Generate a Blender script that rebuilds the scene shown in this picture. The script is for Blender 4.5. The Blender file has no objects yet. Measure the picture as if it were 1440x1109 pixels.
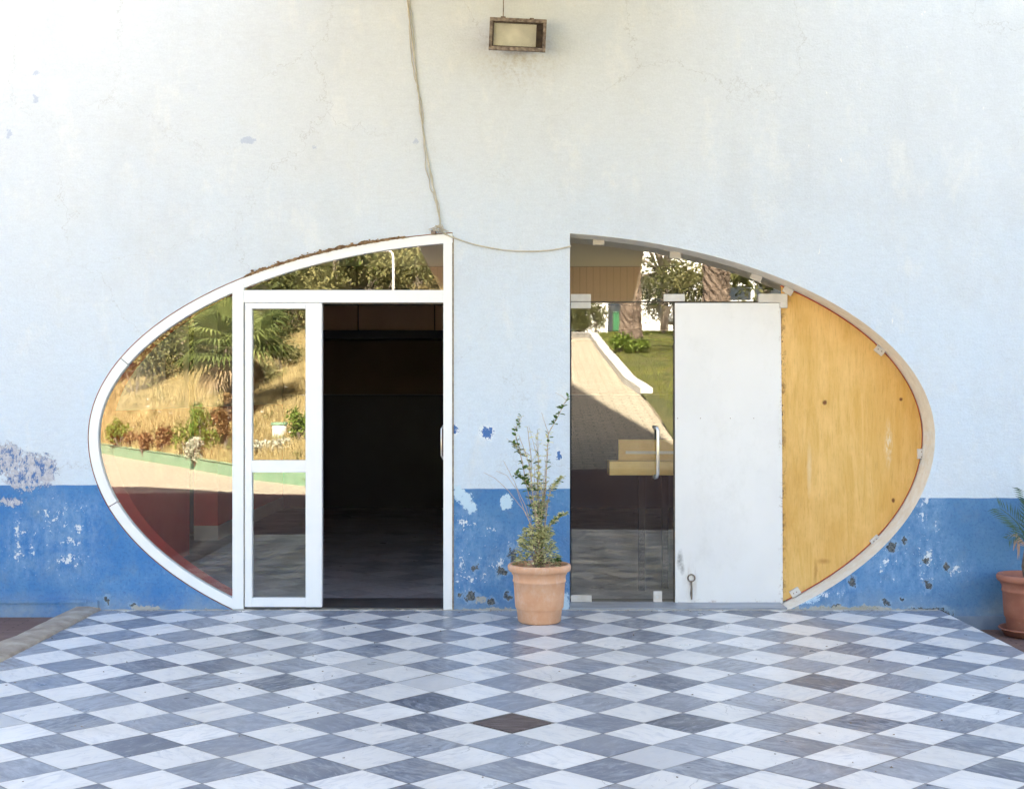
import bpy, math, random
from mathutils import Vector, noise
random.seed(7)
R = random.random
def U(a, b): return a + (b - a) * R()
C = bpy.context.scene.collection
sc = bpy.context.scene
CAMD, CAMH, F = 9.28, 1.56, 1800.0
SC = F / CAMD
def WX(px, Z=CAMD): return (px - 720) * Z / F
def WZ(py, Z=CAMD): return CAMH - (py - 554.5) * Z / F

# ------------------------------------------------------------------ objects
ORG = {}
def tag(o, label=None, cat=None, group=None, kind=None):
    if label: o['label'] = label
    if cat: o['category'] = cat
    if group: o['group'] = group
    if kind: o['kind'] = kind
    return o
def empty(name, loc, label=None, cat=None, group=None):
    o = bpy.data.objects.new(name, None); C.objects.link(o); o.location = loc
    o.empty_display_size = .1
    ORG[o.name] = Vector(loc)
    return tag(o, label, cat, group)
def obj(name, vf, mat, parent=None, smooth=False, origin=None, bevel=0, label=None, cat=None, group=None, kind=None, cols=None, uvs=None, midx=None, subsurf=0):
    v, f = vf
    if parent is not None: org = ORG[parent.name]
    else: org = Vector(origin) if origin is not None else Vector((0, 0, 0))
    ox, oy, oz = org
    me = bpy.data.meshes.new(name)
    me.from_pydata([(a - ox, b - oy, c - oz) for a, b, c in v], [], f)
    mats = mat if isinstance(mat, (list, tuple)) else [mat]
    for m in mats: me.materials.append(m)
    if midx: me.polygons.foreach_set('material_index', midx)
    if cols is not None:           # one colour per face
        at = me.color_attributes.new('tint', 'FLOAT_COLOR', 'CORNER')
        buf = []
        for p, c in zip(me.polygons, cols):
            for _ in range(p.loop_total): buf.extend((c[0], c[1], c[2], 1.0))
        at.data.foreach_set('color', buf)
    if uvs is not None:
        ul = me.uv_layers.new(name='UVMap'); buf = []
        for u in uvs: buf.extend(u)
        ul.data.foreach_set('uv', buf)
    if smooth: me.polygons.foreach_set('use_smooth', [True] * len(me.polygons))
    me.update()
    o = bpy.data.objects.new(name, me); C.objects.link(o)
    if parent is not None: o.parent = parent
    else: o.location = org
    ORG[o.name] = org
    if bevel:
        b = o.modifiers.new('bevel', 'BEVEL'); b.width = bevel; b.segments = 2; b.limit_method = 'ANGLE'
    return tag(o, label, cat, group, kind)
def join(*vfs):
    V, Fc = [], []
    for v, f in vfs:
        n = len(V); V.extend(v); Fc.extend([tuple(i + n for i in q) for q in f])
    return V, Fc
def box(x0, x1, y0, y1, z0, z1):
    v = [(x0,y0,z0),(x1,y0,z0),(x1,y1,z0),(x0,y1,z0),(x0,y0,z1),(x1,y0,z1),(x1,y1,z1),(x0,y1,z1)]
    return v, [(0,3,2,1),(4,5,6,7),(0,1,5,4),(1,2,6,5),(2,3,7,6),(3,0,4,7)]
def prism(poly, y0, y1):           # poly in (x,z), extruded along y; y0 is the side towards the camera
    n = len(poly)
    v = [(x, y0, z) for x, z in poly] + [(x, y1, z) for x, z in poly]
    f = [tuple(range(n)), tuple(range(2 * n - 1, n - 1, -1))]
    f += [(i, i + n, (i + 1) % n + n, (i + 1) % n) for i in range(n)]
    return v, f
def band(outer, inner, y0, y1):    # bar between two open polylines
    n = len(outer)
    v = [(x, y0, z) for x, z in outer] + [(x, y0, z) for x, z in inner] + [(x, y1, z) for x, z in outer] + [(x, y1, z) for x, z in inner]
    f = []
    for i in range(n - 1):
        a, b, c, d = i, i + n, i + 2 * n, i + 3 * n
        f += [(a, a + 1, b + 1, b), (c, d, d + 1, c + 1), (a, c, c + 1, a + 1), (b, b + 1, d + 1, d)]
    f += [(0, n, 3 * n, 2 * n), (n - 1, 3 * n - 1, 4 * n - 1, 2 * n - 1)]
    return v, f
def tube(pts, rad, seg=6, cap=True):
    pts = [Vector(p) for p in pts]; n = len(pts)
    if not isinstance(rad, (list, tuple)): rad = [rad] * n
    V, Fc = [], []
    up = None
    for i, p in enumerate(pts):
        t = (pts[min(i + 1, n - 1)] - pts[max(i - 1, 0)])
        if t.length < 1e-9: t = Vector((0, 0, 1))
        t.normalize()
        if up is None: up = Vector((0, 0, 1)) if abs(t.z) < .9 else Vector((1, 0, 0))
        a = t.cross(up).normalized(); b = a.cross(t).normalized(); up = b
        for k in range(seg):
            an = 2 * math.pi * k / seg
            q = p + (a * math.cos(an) + b * math.sin(an)) * rad[i]
            V.append(tuple(q))
    for i in range(n - 1):
        for k in range(seg):
            k2 = (k + 1) % seg
            Fc.append((i * seg + k, i * seg + k2, (i + 1) * seg + k2, (i + 1) * seg + k))
    if cap: Fc += [tuple(range(seg - 1, -1, -1)), tuple(range((n - 1) * seg, n * seg))]
    return V, Fc
def lathe(prof, cx, cy, seg=40):
    V, Fc = [], []
    for r, z in prof:
        for k in range(seg):
            a = 2 * math.pi * k / seg
            V.append((cx + r * math.cos(a), cy + r * math.sin(a), z))
    for i in range(len(prof) - 1):
        for k in range(seg):
            k2 = (k + 1) % seg
            Fc.append((i * seg + k, i * seg + k2, (i + 1) * seg + k2, (i + 1) * seg + k))
    return V, Fc
def grid(fn, nu, nv):
    V = [fn(i / nu, j / nv) for j in range(nv + 1) for i in range(nu + 1)]
    Fc = [(j*(nu+1)+i, j*(nu+1)+i+1, (j+1)*(nu+1)+i+1, (j+1)*(nu+1)+i) for j in range(nv) for i in range(nu)]
    return V, Fc

# ------------------------------------------------------------------ materials
class N:
    """small node-graph helper"""
    def __init__(s, name, rough=.6, spec=.5, metal=0):
        s.m = bpy.data.materials.new(name); s.m.use_nodes = True
        s.t = s.m.node_tree; s.b = s.t.nodes['Principled BSDF']
        s.b.inputs['Roughness'].default_value = rough
        s.b.inputs['Specular IOR Level'].default_value = spec
        s.b.inputs['Metallic'].default_value = metal
        s.geo = s.t.nodes.new('ShaderNodeNewGeometry')
        s.P = s.geo.outputs['Position']
    def link(s, a, b): s.t.links.new(a, b)
    def put(s, inp, v):
        if isinstance(v, bpy.types.NodeSocket): s.link(v, inp)
        elif isinstance(v, (tuple, list)) and len(v) == 3 and inp.type == 'RGBA': inp.default_value = (*v, 1)
        else: inp.default_value = v
    def math(s, op, a, b=0, clamp=False):
        n = s.t.nodes.new('ShaderNodeMath'); n.operation = op; n.use_clamp = clamp
        s.put(n.inputs[0], a); s.put(n.inputs[1], b); return n.outputs[0]
    def vmath(s, op, a, b=(0, 0, 0)):
        n = s.t.nodes.new('ShaderNodeVectorMath'); n.operation = op
        s.put(n.inputs[0], a); s.put(n.inputs[1], b)
        return n.outputs['Value'] if op in ('LENGTH', 'DOT_PRODUCT') else n.outputs[0]
    def noise(s, scale, vec=None, detail=4, rough=.55, dist=0, color=False):
        n = s.t.nodes.new('ShaderNodeTexNoise'); n.inputs['Scale'].default_value = scale
        n.inputs['Detail'].default_value = detail; n.inputs['Roughness'].default_value = rough
        n.inputs['Distortion'].default_value = dist
        s.link(vec if vec is not None else s.P, n.inputs['Vector'])
        return n.outputs['Color' if color else 'Fac']
    def stretch(s, v, vec=None): return s.vmath('MULTIPLY', vec if vec is not None else s.P, v)
    def ramp(s, x, a, b, lo=0., hi=1.):
        n = s.t.nodes.new('ShaderNodeMapRange'); n.clamp = True
        s.put(n.inputs[0], x); n.inputs[1].default_value = a; n.inputs[2].default_value = b
        n.inputs[3].default_value = lo; n.inputs[4].default_value = hi; return n.outputs[0]
    def mix(s, f, a, b):
        n = s.t.nodes.new('ShaderNodeMix'); n.data_type = 'RGBA'
        s.put(n.inputs[0], f); s.put(n.inputs[6], a); s.put(n.inputs[7], b); return n.outputs[2]
    def mul(s, a, f):
        n = s.t.nodes.new('ShaderNodeVectorMath'); n.operation = 'SCALE'
        s.put(n.inputs[0], a); s.put(n.inputs[3], f); return n.outputs[0]
    def sep(s, v=None):
        n = s.t.nodes.new('ShaderNodeSeparateXYZ'); s.link(v if v is not None else s.P, n.inputs[0]); return n.outputs
    def col(s, c): s.put(s.b.inputs['Base Color'], c); return s
    def rough(s, c): s.put(s.b.inputs['Roughness'], c); return s
    def bump(s, h, dist=.01, strength=.5):
        n = s.t.nodes.new('ShaderNodeBump'); n.inputs['Distance'].default_value = dist
        n.inputs['Strength'].default_value = strength
        s.link(h, n.inputs['Height'])
        if getattr(s, '_nb', None): s.link(s._nb, n.inputs['Normal'])
        s._nb = n.outputs[0]; s.link(s._nb, s.b.inputs['Normal']); return s
def simple(name, c1, c2, scale=6, rough=.6, bumps=0, stretch=None, spec=.5, metal=0, detail=5, fine=None):
    n = N(name, rough, spec, metal)
    vec = n.stretch(stretch) if stretch else None
    a = n.noise(scale, vec, detail)
    n.col(n.mix(n.ramp(a, .32, .68), c1, c2))
    if bumps: n.bump(n.noise(fine or scale * 8, vec, 4), bumps, .6)
    return n.m
def foliage(name, c1, c2, trans=.25, rough=.55):
    n = N(name, rough, .3)
    at = n.t.nodes.new('ShaderNodeAttribute'); at.attribute_name = 'tint'
    x = n.sep(at.outputs['Color'])
    c = n.mix(x[0], c1, c2); n.col(c)
    tr = n.t.nodes.new('ShaderNodeBsdfTranslucent'); n.link(c, tr.inputs[0])
    mx = n.t.nodes.new('ShaderNodeMixShader'); mx.inputs[0].default_value = trans
    out = n.t.nodes['Material Output']
    n.link(n.b.outputs[0], mx.inputs[1]); n.link(tr.outputs[0], mx.inputs[2]); n.link(mx.outputs[0], out.inputs[0])
    return n.m
def glass(name, R0=.05, tint=(.93, .95, .93), dirt=.0):
    m = bpy.data.materials.new(name); m.use_nodes = True; t = m.node_tree
    for nd in list(t.nodes): t.nodes.remove(nd)
    out = t.nodes.new('ShaderNodeOutputMaterial')
    tr = t.nodes.new('ShaderNodeBsdfTransparent'); tr.inputs[0].default_value = (*tint, 1)
    gl = t.nodes.new('ShaderNodeBsdfGlossy'); gl.inputs['Roughness'].default_value = 0.0
    lw = t.nodes.new('ShaderNodeLayerWeight'); lw.inputs[0].default_value = .5
    p = t.nodes.new('ShaderNodeMath'); p.operation = 'POWER'; p.inputs[1].default_value = 5
    t.links.new(lw.outputs['Facing'], p.inputs[0])
    mr = t.nodes.new('ShaderNodeMapRange'); mr.inputs[3].default_value = R0; mr.inputs[4].default_value = 1
    t.links.new(p.outputs[0], mr.inputs[0])
    mx = t.nodes.new('ShaderNodeMixShader')
    t.links.new(mr.outputs[0], mx.inputs[0]); t.links.new(tr.outputs[0], mx.inputs[1]); t.links.new(gl.outputs[0], mx.inputs[2])
    # very slight waviness of the sheet
    ge = t.nodes.new('ShaderNodeNewGeometry'); no = t.nodes.new('ShaderNodeTexNoise'); no.inputs['Scale'].default_value = 1.3
    no.inputs['Detail'].default_value = 0
    bu = t.nodes.new('ShaderNodeBump'); bu.inputs['Distance'].default_value = .0012; bu.inputs['Strength'].default_value = 1
    t.links.new(ge.outputs['Position'], no.inputs['Vector']); t.links.new(no.outputs['Fac'], bu.inputs['Height'])
    t.links.new(bu.outputs[0], gl.inputs['Normal'])
    last = mx
    if dirt:
        df = t.nodes.new('ShaderNodeBsdfDiffuse'); df.inputs[0].default_value = (.6, .56, .48, 1)
        n2 = t.nodes.new('ShaderNodeTexNoise'); n2.inputs['Scale'].default_value = 2.2; n2.inputs['Detail'].default_value = 8
        t.links.new(ge.outputs['Position'], n2.inputs['Vector'])
        m2 = t.nodes.new('ShaderNodeMapRange'); m2.inputs[1].default_value = .4; m2.inputs[2].default_value = .8; m2.inputs[4].default_value = dirt
        t.links.new(n2.outputs['Fac'], m2.inputs[0])
        mx2 = t.nodes.new('ShaderNodeMixShader'); t.links.new(m2.outputs[0], mx2.inputs[0])
        t.links.new(mx.outputs[0], mx2.inputs[1]); t.links.new(df.outputs[0], mx2.inputs[2]); last = mx2
    t.links.new(last.outputs[0], out.inputs[0])
    return m

def wall_material(low=True):
    n = N('wall_paint_low' if low else 'wall_paint', .85, .2)
    warp = n.vmath('SUBTRACT', n.noise(16, detail=7, rough=.78, color=True), (.5, .5, .5))
    PW = n.vmath('ADD', n.P, n.mul(warp, .12))
    def regions(lst, vec=PW):
        cur = None
        for (px, py, rx, ry) in lst:
            d = n.vmath('SUBTRACT', vec, (WX(px), 0, WZ(py)))
            d = n.vmath('MULTIPLY', d, (SC / rx, 0, SC / ry))
            l = n.vmath('LENGTH', d)
            cur = l if cur is None else n.math('MINIMUM', cur, l)
        return n.math('SUBTRACT', 1, cur)          # 1 in the centre, 0 on the rim, negative outside
    xs = n.sep(); x, z = xs[0], xs[2]
    big = n.noise(.55, detail=3); med = n.noise(3.2, detail=6, rough=.65)
    streak = n.noise(2.2, n.stretch((1, 1, .16)), 6, .7)
    fine = n.noise(60, detail=3, rough=.6)
    speck = n.noise(28, detail=4, rough=.75)
    # pale upper paint, patchy, bluer low down, more neutral higher up
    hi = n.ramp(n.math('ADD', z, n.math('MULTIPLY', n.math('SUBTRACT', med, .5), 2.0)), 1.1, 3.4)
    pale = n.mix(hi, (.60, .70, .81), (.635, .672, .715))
    pale = n.mix(n.ramp(streak, .42, .75, 0, .30), pale, (.60, .63, .66))
    pale = n.mix(n.ramp(big, .4, .7, 0, .35), pale, (.70, .70, .68))
    pale = n.mix(n.ramp(n.noise(1.3, n.stretch((1, 1, .7)), 8, .72), .50, .68, 0, .45), pale, (.55, .57, .59))
    pale = n.mix(n.ramp(n.noise(2.1, n.stretch((1.4, 1, .8)), 7, .7), .54, .66, 0, .45), pale, (.76, .76, .74))
    g1 = n.noise(75, detail=2, rough=.6); g2 = n.noise(20, n.stretch((.6, 1, 1.8)), 5, .7)
    pale = n.mul(pale, n.math('ADD', n.ramp(g1, .3, .7, .955, 1.03), n.ramp(g2, .35, .65, -.03, .03)))
    drip = n.math('MULTIPLY', n.ramp(n.noise(9, n.stretch((1, 1, .07)), 5, .65), .58, .72), n.ramp(med, .4, .65))
    pale = n.mix(n.math('MULTIPLY', drip, .20), pale, (.50, .49, .46))
    ck = n.t.nodes.new('ShaderNodeTexVoronoi'); ck.feature = 'DISTANCE_TO_EDGE'; ck.inputs['Scale'].default_value = .75
    n.link(n.vmath('ADD', n.P, n.mul(n.noise(2.4, detail=5, rough=.7, color=True), .55)), ck.inputs['Vector'])
    ckm = n.math('MULTIPLY', n.ramp(ck.outputs['Distance'], .0040, .0008), n.ramp(big, .46, .54))
    pale = n.mix(n.math('MULTIPLY', ckm, .35), pale, (.38, .37, .36))
    pit = n.ramp(n.noise(36, detail=3, rough=.6), .735, .76)
    pale = n.mix(n.math('MULTIPLY', pit, .55), pale, (.36, .32, .27))
    dots = n.math('MULTIPLY', n.ramp(speck, .64, .72), n.ramp(med, .46, .58))
    pale = n.mix(n.math('MULTIPLY', dots, .60), pale, (.62, .54, .40))
    wd = n.math('MULTIPLY', n.ramp(n.noise(13, n.stretch((1.3, 1, .6)), 5, .7), .66, .71), n.ramp(x, .5, 2.2))
    pale = n.mix(n.math('MULTIPLY', wd, .8), pale, (.88, .86, .82))
    # stain below and beside the lamp
    if not low:
        ls = n.ramp(regions([(728, 78, 75, 60)]), 0, 1)
        pale = n.mix(n.math('MULTIPLY', n.math('MULTIPLY', ls, n.ramp(speck, .45, .65)), .6), pale, (.42, .36, .26))
    if not low:
        Bm = regions([(50, 140, 5, 8), (50, 104, 5, 5), (13, 190, 4, 9), (442, 207, 4, 2), (585, 200, 5, 4), (348, 198, 12, 5)])
        b2 = n.ramp(n.math('ADD', Bm, n.math('MULTIPLY', n.math('SUBTRACT', speck, .5), 1.2)), .12, .2)
        n.col(n.mix(n.math('MULTIPLY', b2, .28), pale, (.075, .17, .42)))
        n.bump(n.math('ADD', n.math('MULTIPLY', fine, .6), n.math('SUBTRACT', n.noise(9, n.stretch((1, 1, 1.15)), 5, .65), n.math('MULTIPLY', pit, .5))), .011, .5)
        return n.m
    # dado
    blue = n.mix(n.ramp(x, -3.6, 3.2), (.050, .195, .47), (.088, .215, .40))
    blue = n.mix(n.ramp(med, .38, .66, 0, .55), blue, (.15, .31, .50))
    blue = n.mix(n.ramp(streak, .5, .75, 0, .35), blue, (.20, .30, .45))
    blue = n.mix(n.ramp(n.noise(45, detail=4, rough=.7), .50, .68, 0, .5), blue, (.045, .12, .29))
    scf = n.math('MULTIPLY', n.ramp(n.noise(30, n.stretch((1, 1, .55)), 6, .75), .55, .68), n.ramp(n.noise(1.6, detail=3), .42, .6))
    blue = n.mix(n.math('MULTIPLY', scf, .5), blue, (.30, .42, .58))
    blue = n.mix(n.ramp(n.noise(5, detail=5, rough=.7), .52, .7, 0, .4), blue, (.17, .24, .33))
    lowd = n.math('MULTIPLY', n.ramp(z, .14, .0), n.ramp(med, .3, .6))
    blue = n.mix(n.math('MULTIPLY', lowd, .55), blue, (.32, .36, .38))
    ln = n.math('ADD', n.ramp(x, -1.2, -.6, .903, .877), n.ramp(x, .6, 1.2, 0, -.067))
    ln = n.math('ADD', ln, n.math('MULTIPLY', n.math('SUBTRACT', n.noise(7), .5), .012))
    dado = n.ramp(n.math('SUBTRACT', ln, z), -.002, .002)
    c = n.mix(dado, pale, blue)
    bn_ = n.noise(30, detail=6, rough=.75)
    # D: large flaked patch on the left edge
    D = regions([(8, 645, 30, 26), (45, 655, 26, 20), (66, 662, 16, 26), (35, 672, 30, 20), (15, 705, 20, 8)])
    dm = n.ramp(n.math('ADD', D, n.math('MULTIPLY', n.math('SUBTRACT', n.noise(34, detail=7, rough=.75), .5), 2.6)), .16, .2)
    dcol = n.mix(n.ramp(n.noise(15, n.stretch((1.5, 1, .8)), 8, .78), .50, .56), n.mix(n.ramp(bn_, .4, .6), (.42, .42, .47), (.60, .60, .63)), (.09, .18, .38))
    c = n.mix(dm, c, dcol)
    # E: pale paint showing through the dado on the pier
    E = regions([(645, 694, 10, 12), (656, 704, 9, 12), (663, 713, 9, 9), (712, 706, 9, 12), (1128, 838, 26, 12), (795, 850, 6, 20)])
    c = n.mix(n.ramp(n.math('ADD', E, n.math('MULTIPLY', n.math('SUBTRACT', n.noise(34, detail=7, rough=.75), .5), 2.2)), .1, .16), c, (.55, .70, .80))
    # B2: old blue showing through the pale paint
    Bm = regions([(685, 608, 11, 10), (639, 603, 6, 8), (786, 640, 4, 9)])
    bn = n.noise(48, detail=7, rough=.75)
    bq = n.math('ADD', Bm, n.math('MULTIPLY', n.math('SUBTRACT', bn, .5), 2.6))
    c = n.mix(n.ramp(bq, -.12, .02), c, (.74, .79, .83))
    c = n.mix(n.ramp(bq, .18, .26), c, (.075, .17, .40))
    # A: white flecks
    A = regions([(105, 716, 34, 13), (112, 742, 22, 18), (98, 760, 30, 16), (95, 790, 34, 20), (35, 775, 26, 26), (25, 745, 16, 18), (70, 735, 26, 34),
                 (232, 745, 22, 14), (270, 800, 12, 8), (655, 742, 18, 26), (692, 745, 12, 10), (725, 770, 18, 20), (700, 795, 30, 22), (668, 812, 26, 12),
                 (1306, 702, 16, 16), (1302, 725, 20, 22), (1316, 740, 12, 12), (1300, 785, 30, 36), (1250, 790, 26, 30), (1150, 836, 50, 14), (1345, 800, 18, 14), (650, 800, 16, 40), (790, 830, 12, 30)])
    an = n.math('ADD', n.math('MULTIPLY', n.noise(15, n.stretch((1.2, 1, .8)), 5, .6), .6), n.math('MULTIPLY', n.noise(52, detail=6, rough=.7), .4))
    haze_ = n.math('MULTIPLY', n.ramp(A, -1.0, .5), n.ramp(n.noise(18, n.stretch((1, 1, .6)), 7, .75), .42, .62))
    c = n.mix(n.math('MULTIPLY', n.math('MULTIPLY', haze_, .55), dado), c, (.30, .45, .64))
    am = n.ramp(n.math('ADD', n.math('MULTIPLY', A, .5), n.math('MULTIPLY', n.math('SUBTRACT', an, .5), 4.2)), .50, .58)
    am = n.math('MULTIPLY', am, n.ramp(A, -.5, .25))
    c = n.mix(am, c, (.72, .76, .80))
    am2 = n.math('MULTIPLY', n.ramp(n.noise(38, detail=5, rough=.75), .625, .665), n.ramp(A, -1.2, .3))
    am2 = n.math('MULTIPLY', am2, dado)
    c = n.mix(am2, c, (.62, .70, .80))
    # G: grey render where everything has come off
    G = regions([(722, 780, 9, 14), (706, 803, 10, 9), (737, 800, 16, 12), (668, 798, 5, 9), (664, 840, 13, 8), (690, 845, 8, 6), (715, 838, 7, 7), (1254, 769, 9, 10), (1198, 817, 8, 9), (1304, 824, 6, 9),
                 (1300, 788, 8, 5), (1331, 797, 6, 6), (1272, 760, 4, 5), (1268, 842, 5, 4), (1327, 862, 12, 9), (1200, 856, 60, 4), (1300, 857, 32, 4), (150, 843, 4, 9), (186, 850, 5, 4), (1246, 846, 8, 4), (1175, 852, 14, 5), (648, 838, 5, 6)])
    gm = n.ramp(n.math('ADD', G, n.math('MULTIPLY', n.math('SUBTRACT', an, .5), 4.5)), .30, .40)
    halo = n.ramp(n.math('ADD', G, n.math('MULTIPLY', n.math('SUBTRACT', an, .5), 2.6)), -.25, .05)
    c = n.mix(n.math('MULTIPLY', halo, .35), c, (.36, .50, .64))
    c = n.mix(gm, c, n.mix(n.ramp(fine, .4, .6), (.055, .065, .075), (.17, .175, .17)))
    Hm = regions([(1190, 857, 90, 6), (400, 861, 250, 4), (205, 855, 25, 5), (690, 858, 50, 4), (676, 843, 9, 5), (745, 808, 14, 5)])
    hm = n.ramp(n.math('ADD', Hm, n.math('MULTIPLY', n.math('SUBTRACT', speck, .5), 2)), .1, .3)
    c = n.mix(n.math('MULTIPLY', hm, .8), c, (.46, .42, .34))
    n.col(c)
    chip = n.math('ADD', n.math('ADD', dm, am), n.math('MULTIPLY', gm, 1.6))
    h = n.math('ADD', n.math('MULTIPLY', fine, .5), n.math('MULTIPLY', n.noise(9, n.stretch((1, 1, 1.15)), 5, .65), 1.0))
    h = n.math('SUBTRACT', h, n.math('MULTIPLY', chip, .4))
    n.bump(h, .012, .6)
    return n.m

def tile_material():
    n = N('marble_tile', .32, .45)
    at = n.t.nodes.new('ShaderNodeAttribute'); at.attribute_name = 'tint'
    s = n.sep(at.outputs['Color']); kind, r1, r2 = s[0], s[1], s[2]
    uv = n.t.nodes.new('ShaderNodeUVMap'); uv.uv_map = 'UVMap'
    v = n.stretch((1.0, 2.7, 1), uv.outputs[0])
    vein = n.noise(1.5, v, 9, .68, 1.9); vein2 = n.noise(4.5, v, 7, .72, 1.2)
    mott = n.noise(7, uv.outputs[0], 5, .7)
    dk = n.mix(r1, (.095, .112, .152), (.26, .28, .33))
    dk = n.mix(n.ramp(r2, .86, .98, 0, .6), dk, (.20, .165, .15))
    f = n.math('ADD', n.math('MULTIPLY', vein, .7), n.math('MULTIPLY', vein2, .3))
    f = n.math('ADD', f, n.math('MULTIPLY', n.math('SUBTRACT', r2, .5), .16))
    dk = n.mix(n.ramp(f, .42, .64, 0, .9), dk, (.42, .45, .50))
    dk = n.mix(n.ramp(vein2, .60, .66, 0, .35), dk, (.60, .62, .65))
    dk = n.mix(n.ramp(mott, .5, .8, 0, .3), dk, (.10, .11, .14))
    lt = n.mix(r1, (.73, .71, .68), (.84, .815, .785))
    lt = n.mix(n.ramp(vein, .50, .68, 0, .6), lt, (.50, .51, .54))
    lt = n.mix(n.ramp(vein2, .58, .70, 0, .35), lt, (.57, .54, .49))
    c = n.mix(kind, dk, lt)
    dirt = n.noise(1.7, detail=8, rough=.7)
    c = n.mix(n.ramp(dirt, .50, .72, 0, .34), c, (.42, .38, .33))
    scr = n.noise(3, n.stretch((5, 1, 1)), 6, .8, 2.0)
    c = n.mix(n.math('MULTIPLY', n.ramp(scr, .655, .67), n.ramp(scr, .70, .685)), c, (.40, .37, .34))
    c = n.mix(n.ramp(n.noise(60, detail=3, rough=.7), .70, .76, 0, .5), c, (.25, .22, .19))
    crk = n.t.nodes.new('ShaderNodeTexVoronoi'); crk.feature = 'DISTANCE_TO_EDGE'; crk.inputs['Scale'].default_value = 2.3
    n.link(n.vmath('ADD', n.P, n.mul(n.noise(6, color=True), .12)), crk.inputs['Vector'])
    cm = n.math('MULTIPLY', n.ramp(crk.outputs['Distance'], .006, .0), n.ramp(n.noise(.9, detail=2), .56, .62))
    c = n.mix(n.math('MULTIPLY', cm, .5), c, (.20, .18, .17))
    n.col(c)
    n.rough(n.ramp(n.noise(3.5, detail=6), .3, .7, .26, .50))
    n.bump(n.noise(9, detail=4), .002, .4)
    return n.m

def wood_material(name, c1, c2, c3, vert=True, scale=1.):
    n = N(name, .5, .35)
    st = (7 * scale, 7 * scale, .75 * scale) if vert else (.75 * scale, 7 * scale, 7 * scale)
    a = n.noise(1.4, n.stretch(st), 7, .6, 1.4); b = n.noise(8, n.stretch(st), 5, .7)
    c = n.mix(n.ramp(a, .33, .66), c1, c2)
    c = n.mix(n.ramp(b, .5, .75, 0, .4), c, c3)
    lg = n.noise(1.1, detail=5, rough=.6)
    c = n.mix(n.ramp(lg, .45, .72, 0, .6), c, c3)
    c = n.mix(n.ramp(n.noise(2.6, n.stretch((1.3, 1, .6)), 7, .7), .46, .66, 0, .5), c, tuple(min(1, q * 1.12 + .05) for q in c2))
    gr = n.noise(26, n.stretch((4, 4, .35) if vert else (.35, 4, 4)), 4, .7)
    c = n.mix(n.ramp(gr, .52, .70, 0, .35), c, tuple(q * .72 for q in c3))
    return n, c, b

M = {}
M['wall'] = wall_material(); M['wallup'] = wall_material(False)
M['tile'] = tile_material()
M['outer'] = simple('outer_render', (.55, .60, .66), (.66, .67, .67), 2, .85, .004)
nn = N('cream_reveal', .75, .3)
zc = nn.sep()[2]
nn.col(nn.mix(nn.ramp(nn.noise(14, detail=6, rough=.7), .35, .7), nn.mix(nn.ramp(zc, 1.28, 1.31), (.86, .85, .80), (.88, .83, .72)), (.76, .69, .57)))
nn.bump(nn.noise(25, detail=5), .006, .6); M['cream'] = nn.m
M['red'] = simple('red_paint', (.62, .05, .035), (.70, .075, .05), 3, .6, .002)
M['whitepaint'] = simple('white_interior_paint', (.82, .80, .75), (.76, .74, .70), 2, .7, .002)
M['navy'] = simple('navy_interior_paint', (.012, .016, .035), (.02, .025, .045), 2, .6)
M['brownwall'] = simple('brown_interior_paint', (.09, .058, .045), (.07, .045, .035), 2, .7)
M['panelwall'] = simple('beige_interior_panel', (.50, .35, .28), (.44, .30, .24), 2, .7)
M['frame'] = simple('white_lacquered_frame', (.86, .865, .87), (.82, .825, .83), 2.5, .3, 0, (1, 1, .3))
M['gasket'] = simple('dark_gasket', (.05, .045, .04), (.12, .09, .06), 30, .8)
M['sealant'] = simple('brown_sealant', (.20, .13, .08), (.42, .33, .22), 26, .9, .004)
M['rubble'] = simple('broken_plaster_edge', (.13, .065, .03), (.36, .23, .12), 30, .95, .01)
M['glassL'] = glass('window_glass', .088, (.97, .98, .97), dirt=.008)
M['glassR'] = glass('door_glass', .078, (.96, .96, .94), dirt=.012)
M['steel'] = simple('brushed_steel', (.72, .72, .72), (.60, .60, .60), 20, .28, 0, None, .5, 1)
M['fitting'] = simple('cream_painted_metal', (.72, .68, .64), (.62, .57, .52), 12, .5)
M['screw'] = simple('rusty_screw', (.16, .08, .04), (.26, .14, .08), 30, .8)
# white board
n = N('white_board', .45, .4)
st = n.noise(30, detail=5, rough=.7)
c = n.mix(n.ramp(n.noise(1.6, detail=5), .4, .7), (.83, .805, .78), (.78, .755, .735))
def blob(n, px, py, rx, ry, wob=.04, Z=9.5, warpscale=14):
    w = n.vmath('ADD', n.P, n.mul(n.vmath('SUBTRACT', n.noise(warpscale, detail=5, rough=.7, color=True), (.5, .5, .5)), wob))
    d = n.vmath('MULTIPLY', n.vmath('SUBTRACT', w, (WX(px, Z), 0, WZ(py, Z))), (F / Z / rx, 0, F / Z / ry))
    return n.math('SUBTRACT', 1, n.vmath('LENGTH', d))
c = n.mix(n.math('MULTIPLY', n.ramp(n.noise(2.2, n.stretch((1, 1, .5)), 8, .75), .52, .72, 0, .5), n.ramp(n.noise(14, detail=6, rough=.8), .35, .7)), c, (.60, .57, .53))
sm = n.math('MAXIMUM', n.ramp(blob(n, 957, 788, 6, 18), 0, .9), n.ramp(blob(n, 960, 800, 4, 12), 0, .9))
c = n.mix(n.math('MULTIPLY', sm, n.ramp(st, .35, .6, .3, .9)), c, (.14, .13, .12))
c = n.mix(n.math('MULTIPLY', n.ramp(blob(n, 972, 822, 13, 34), 0, .8), n.ramp(n.noise(22, n.stretch((3, 1, .4)), 5), .45, .65, 0, .45)), c, (.40, .28, .20))
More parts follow.
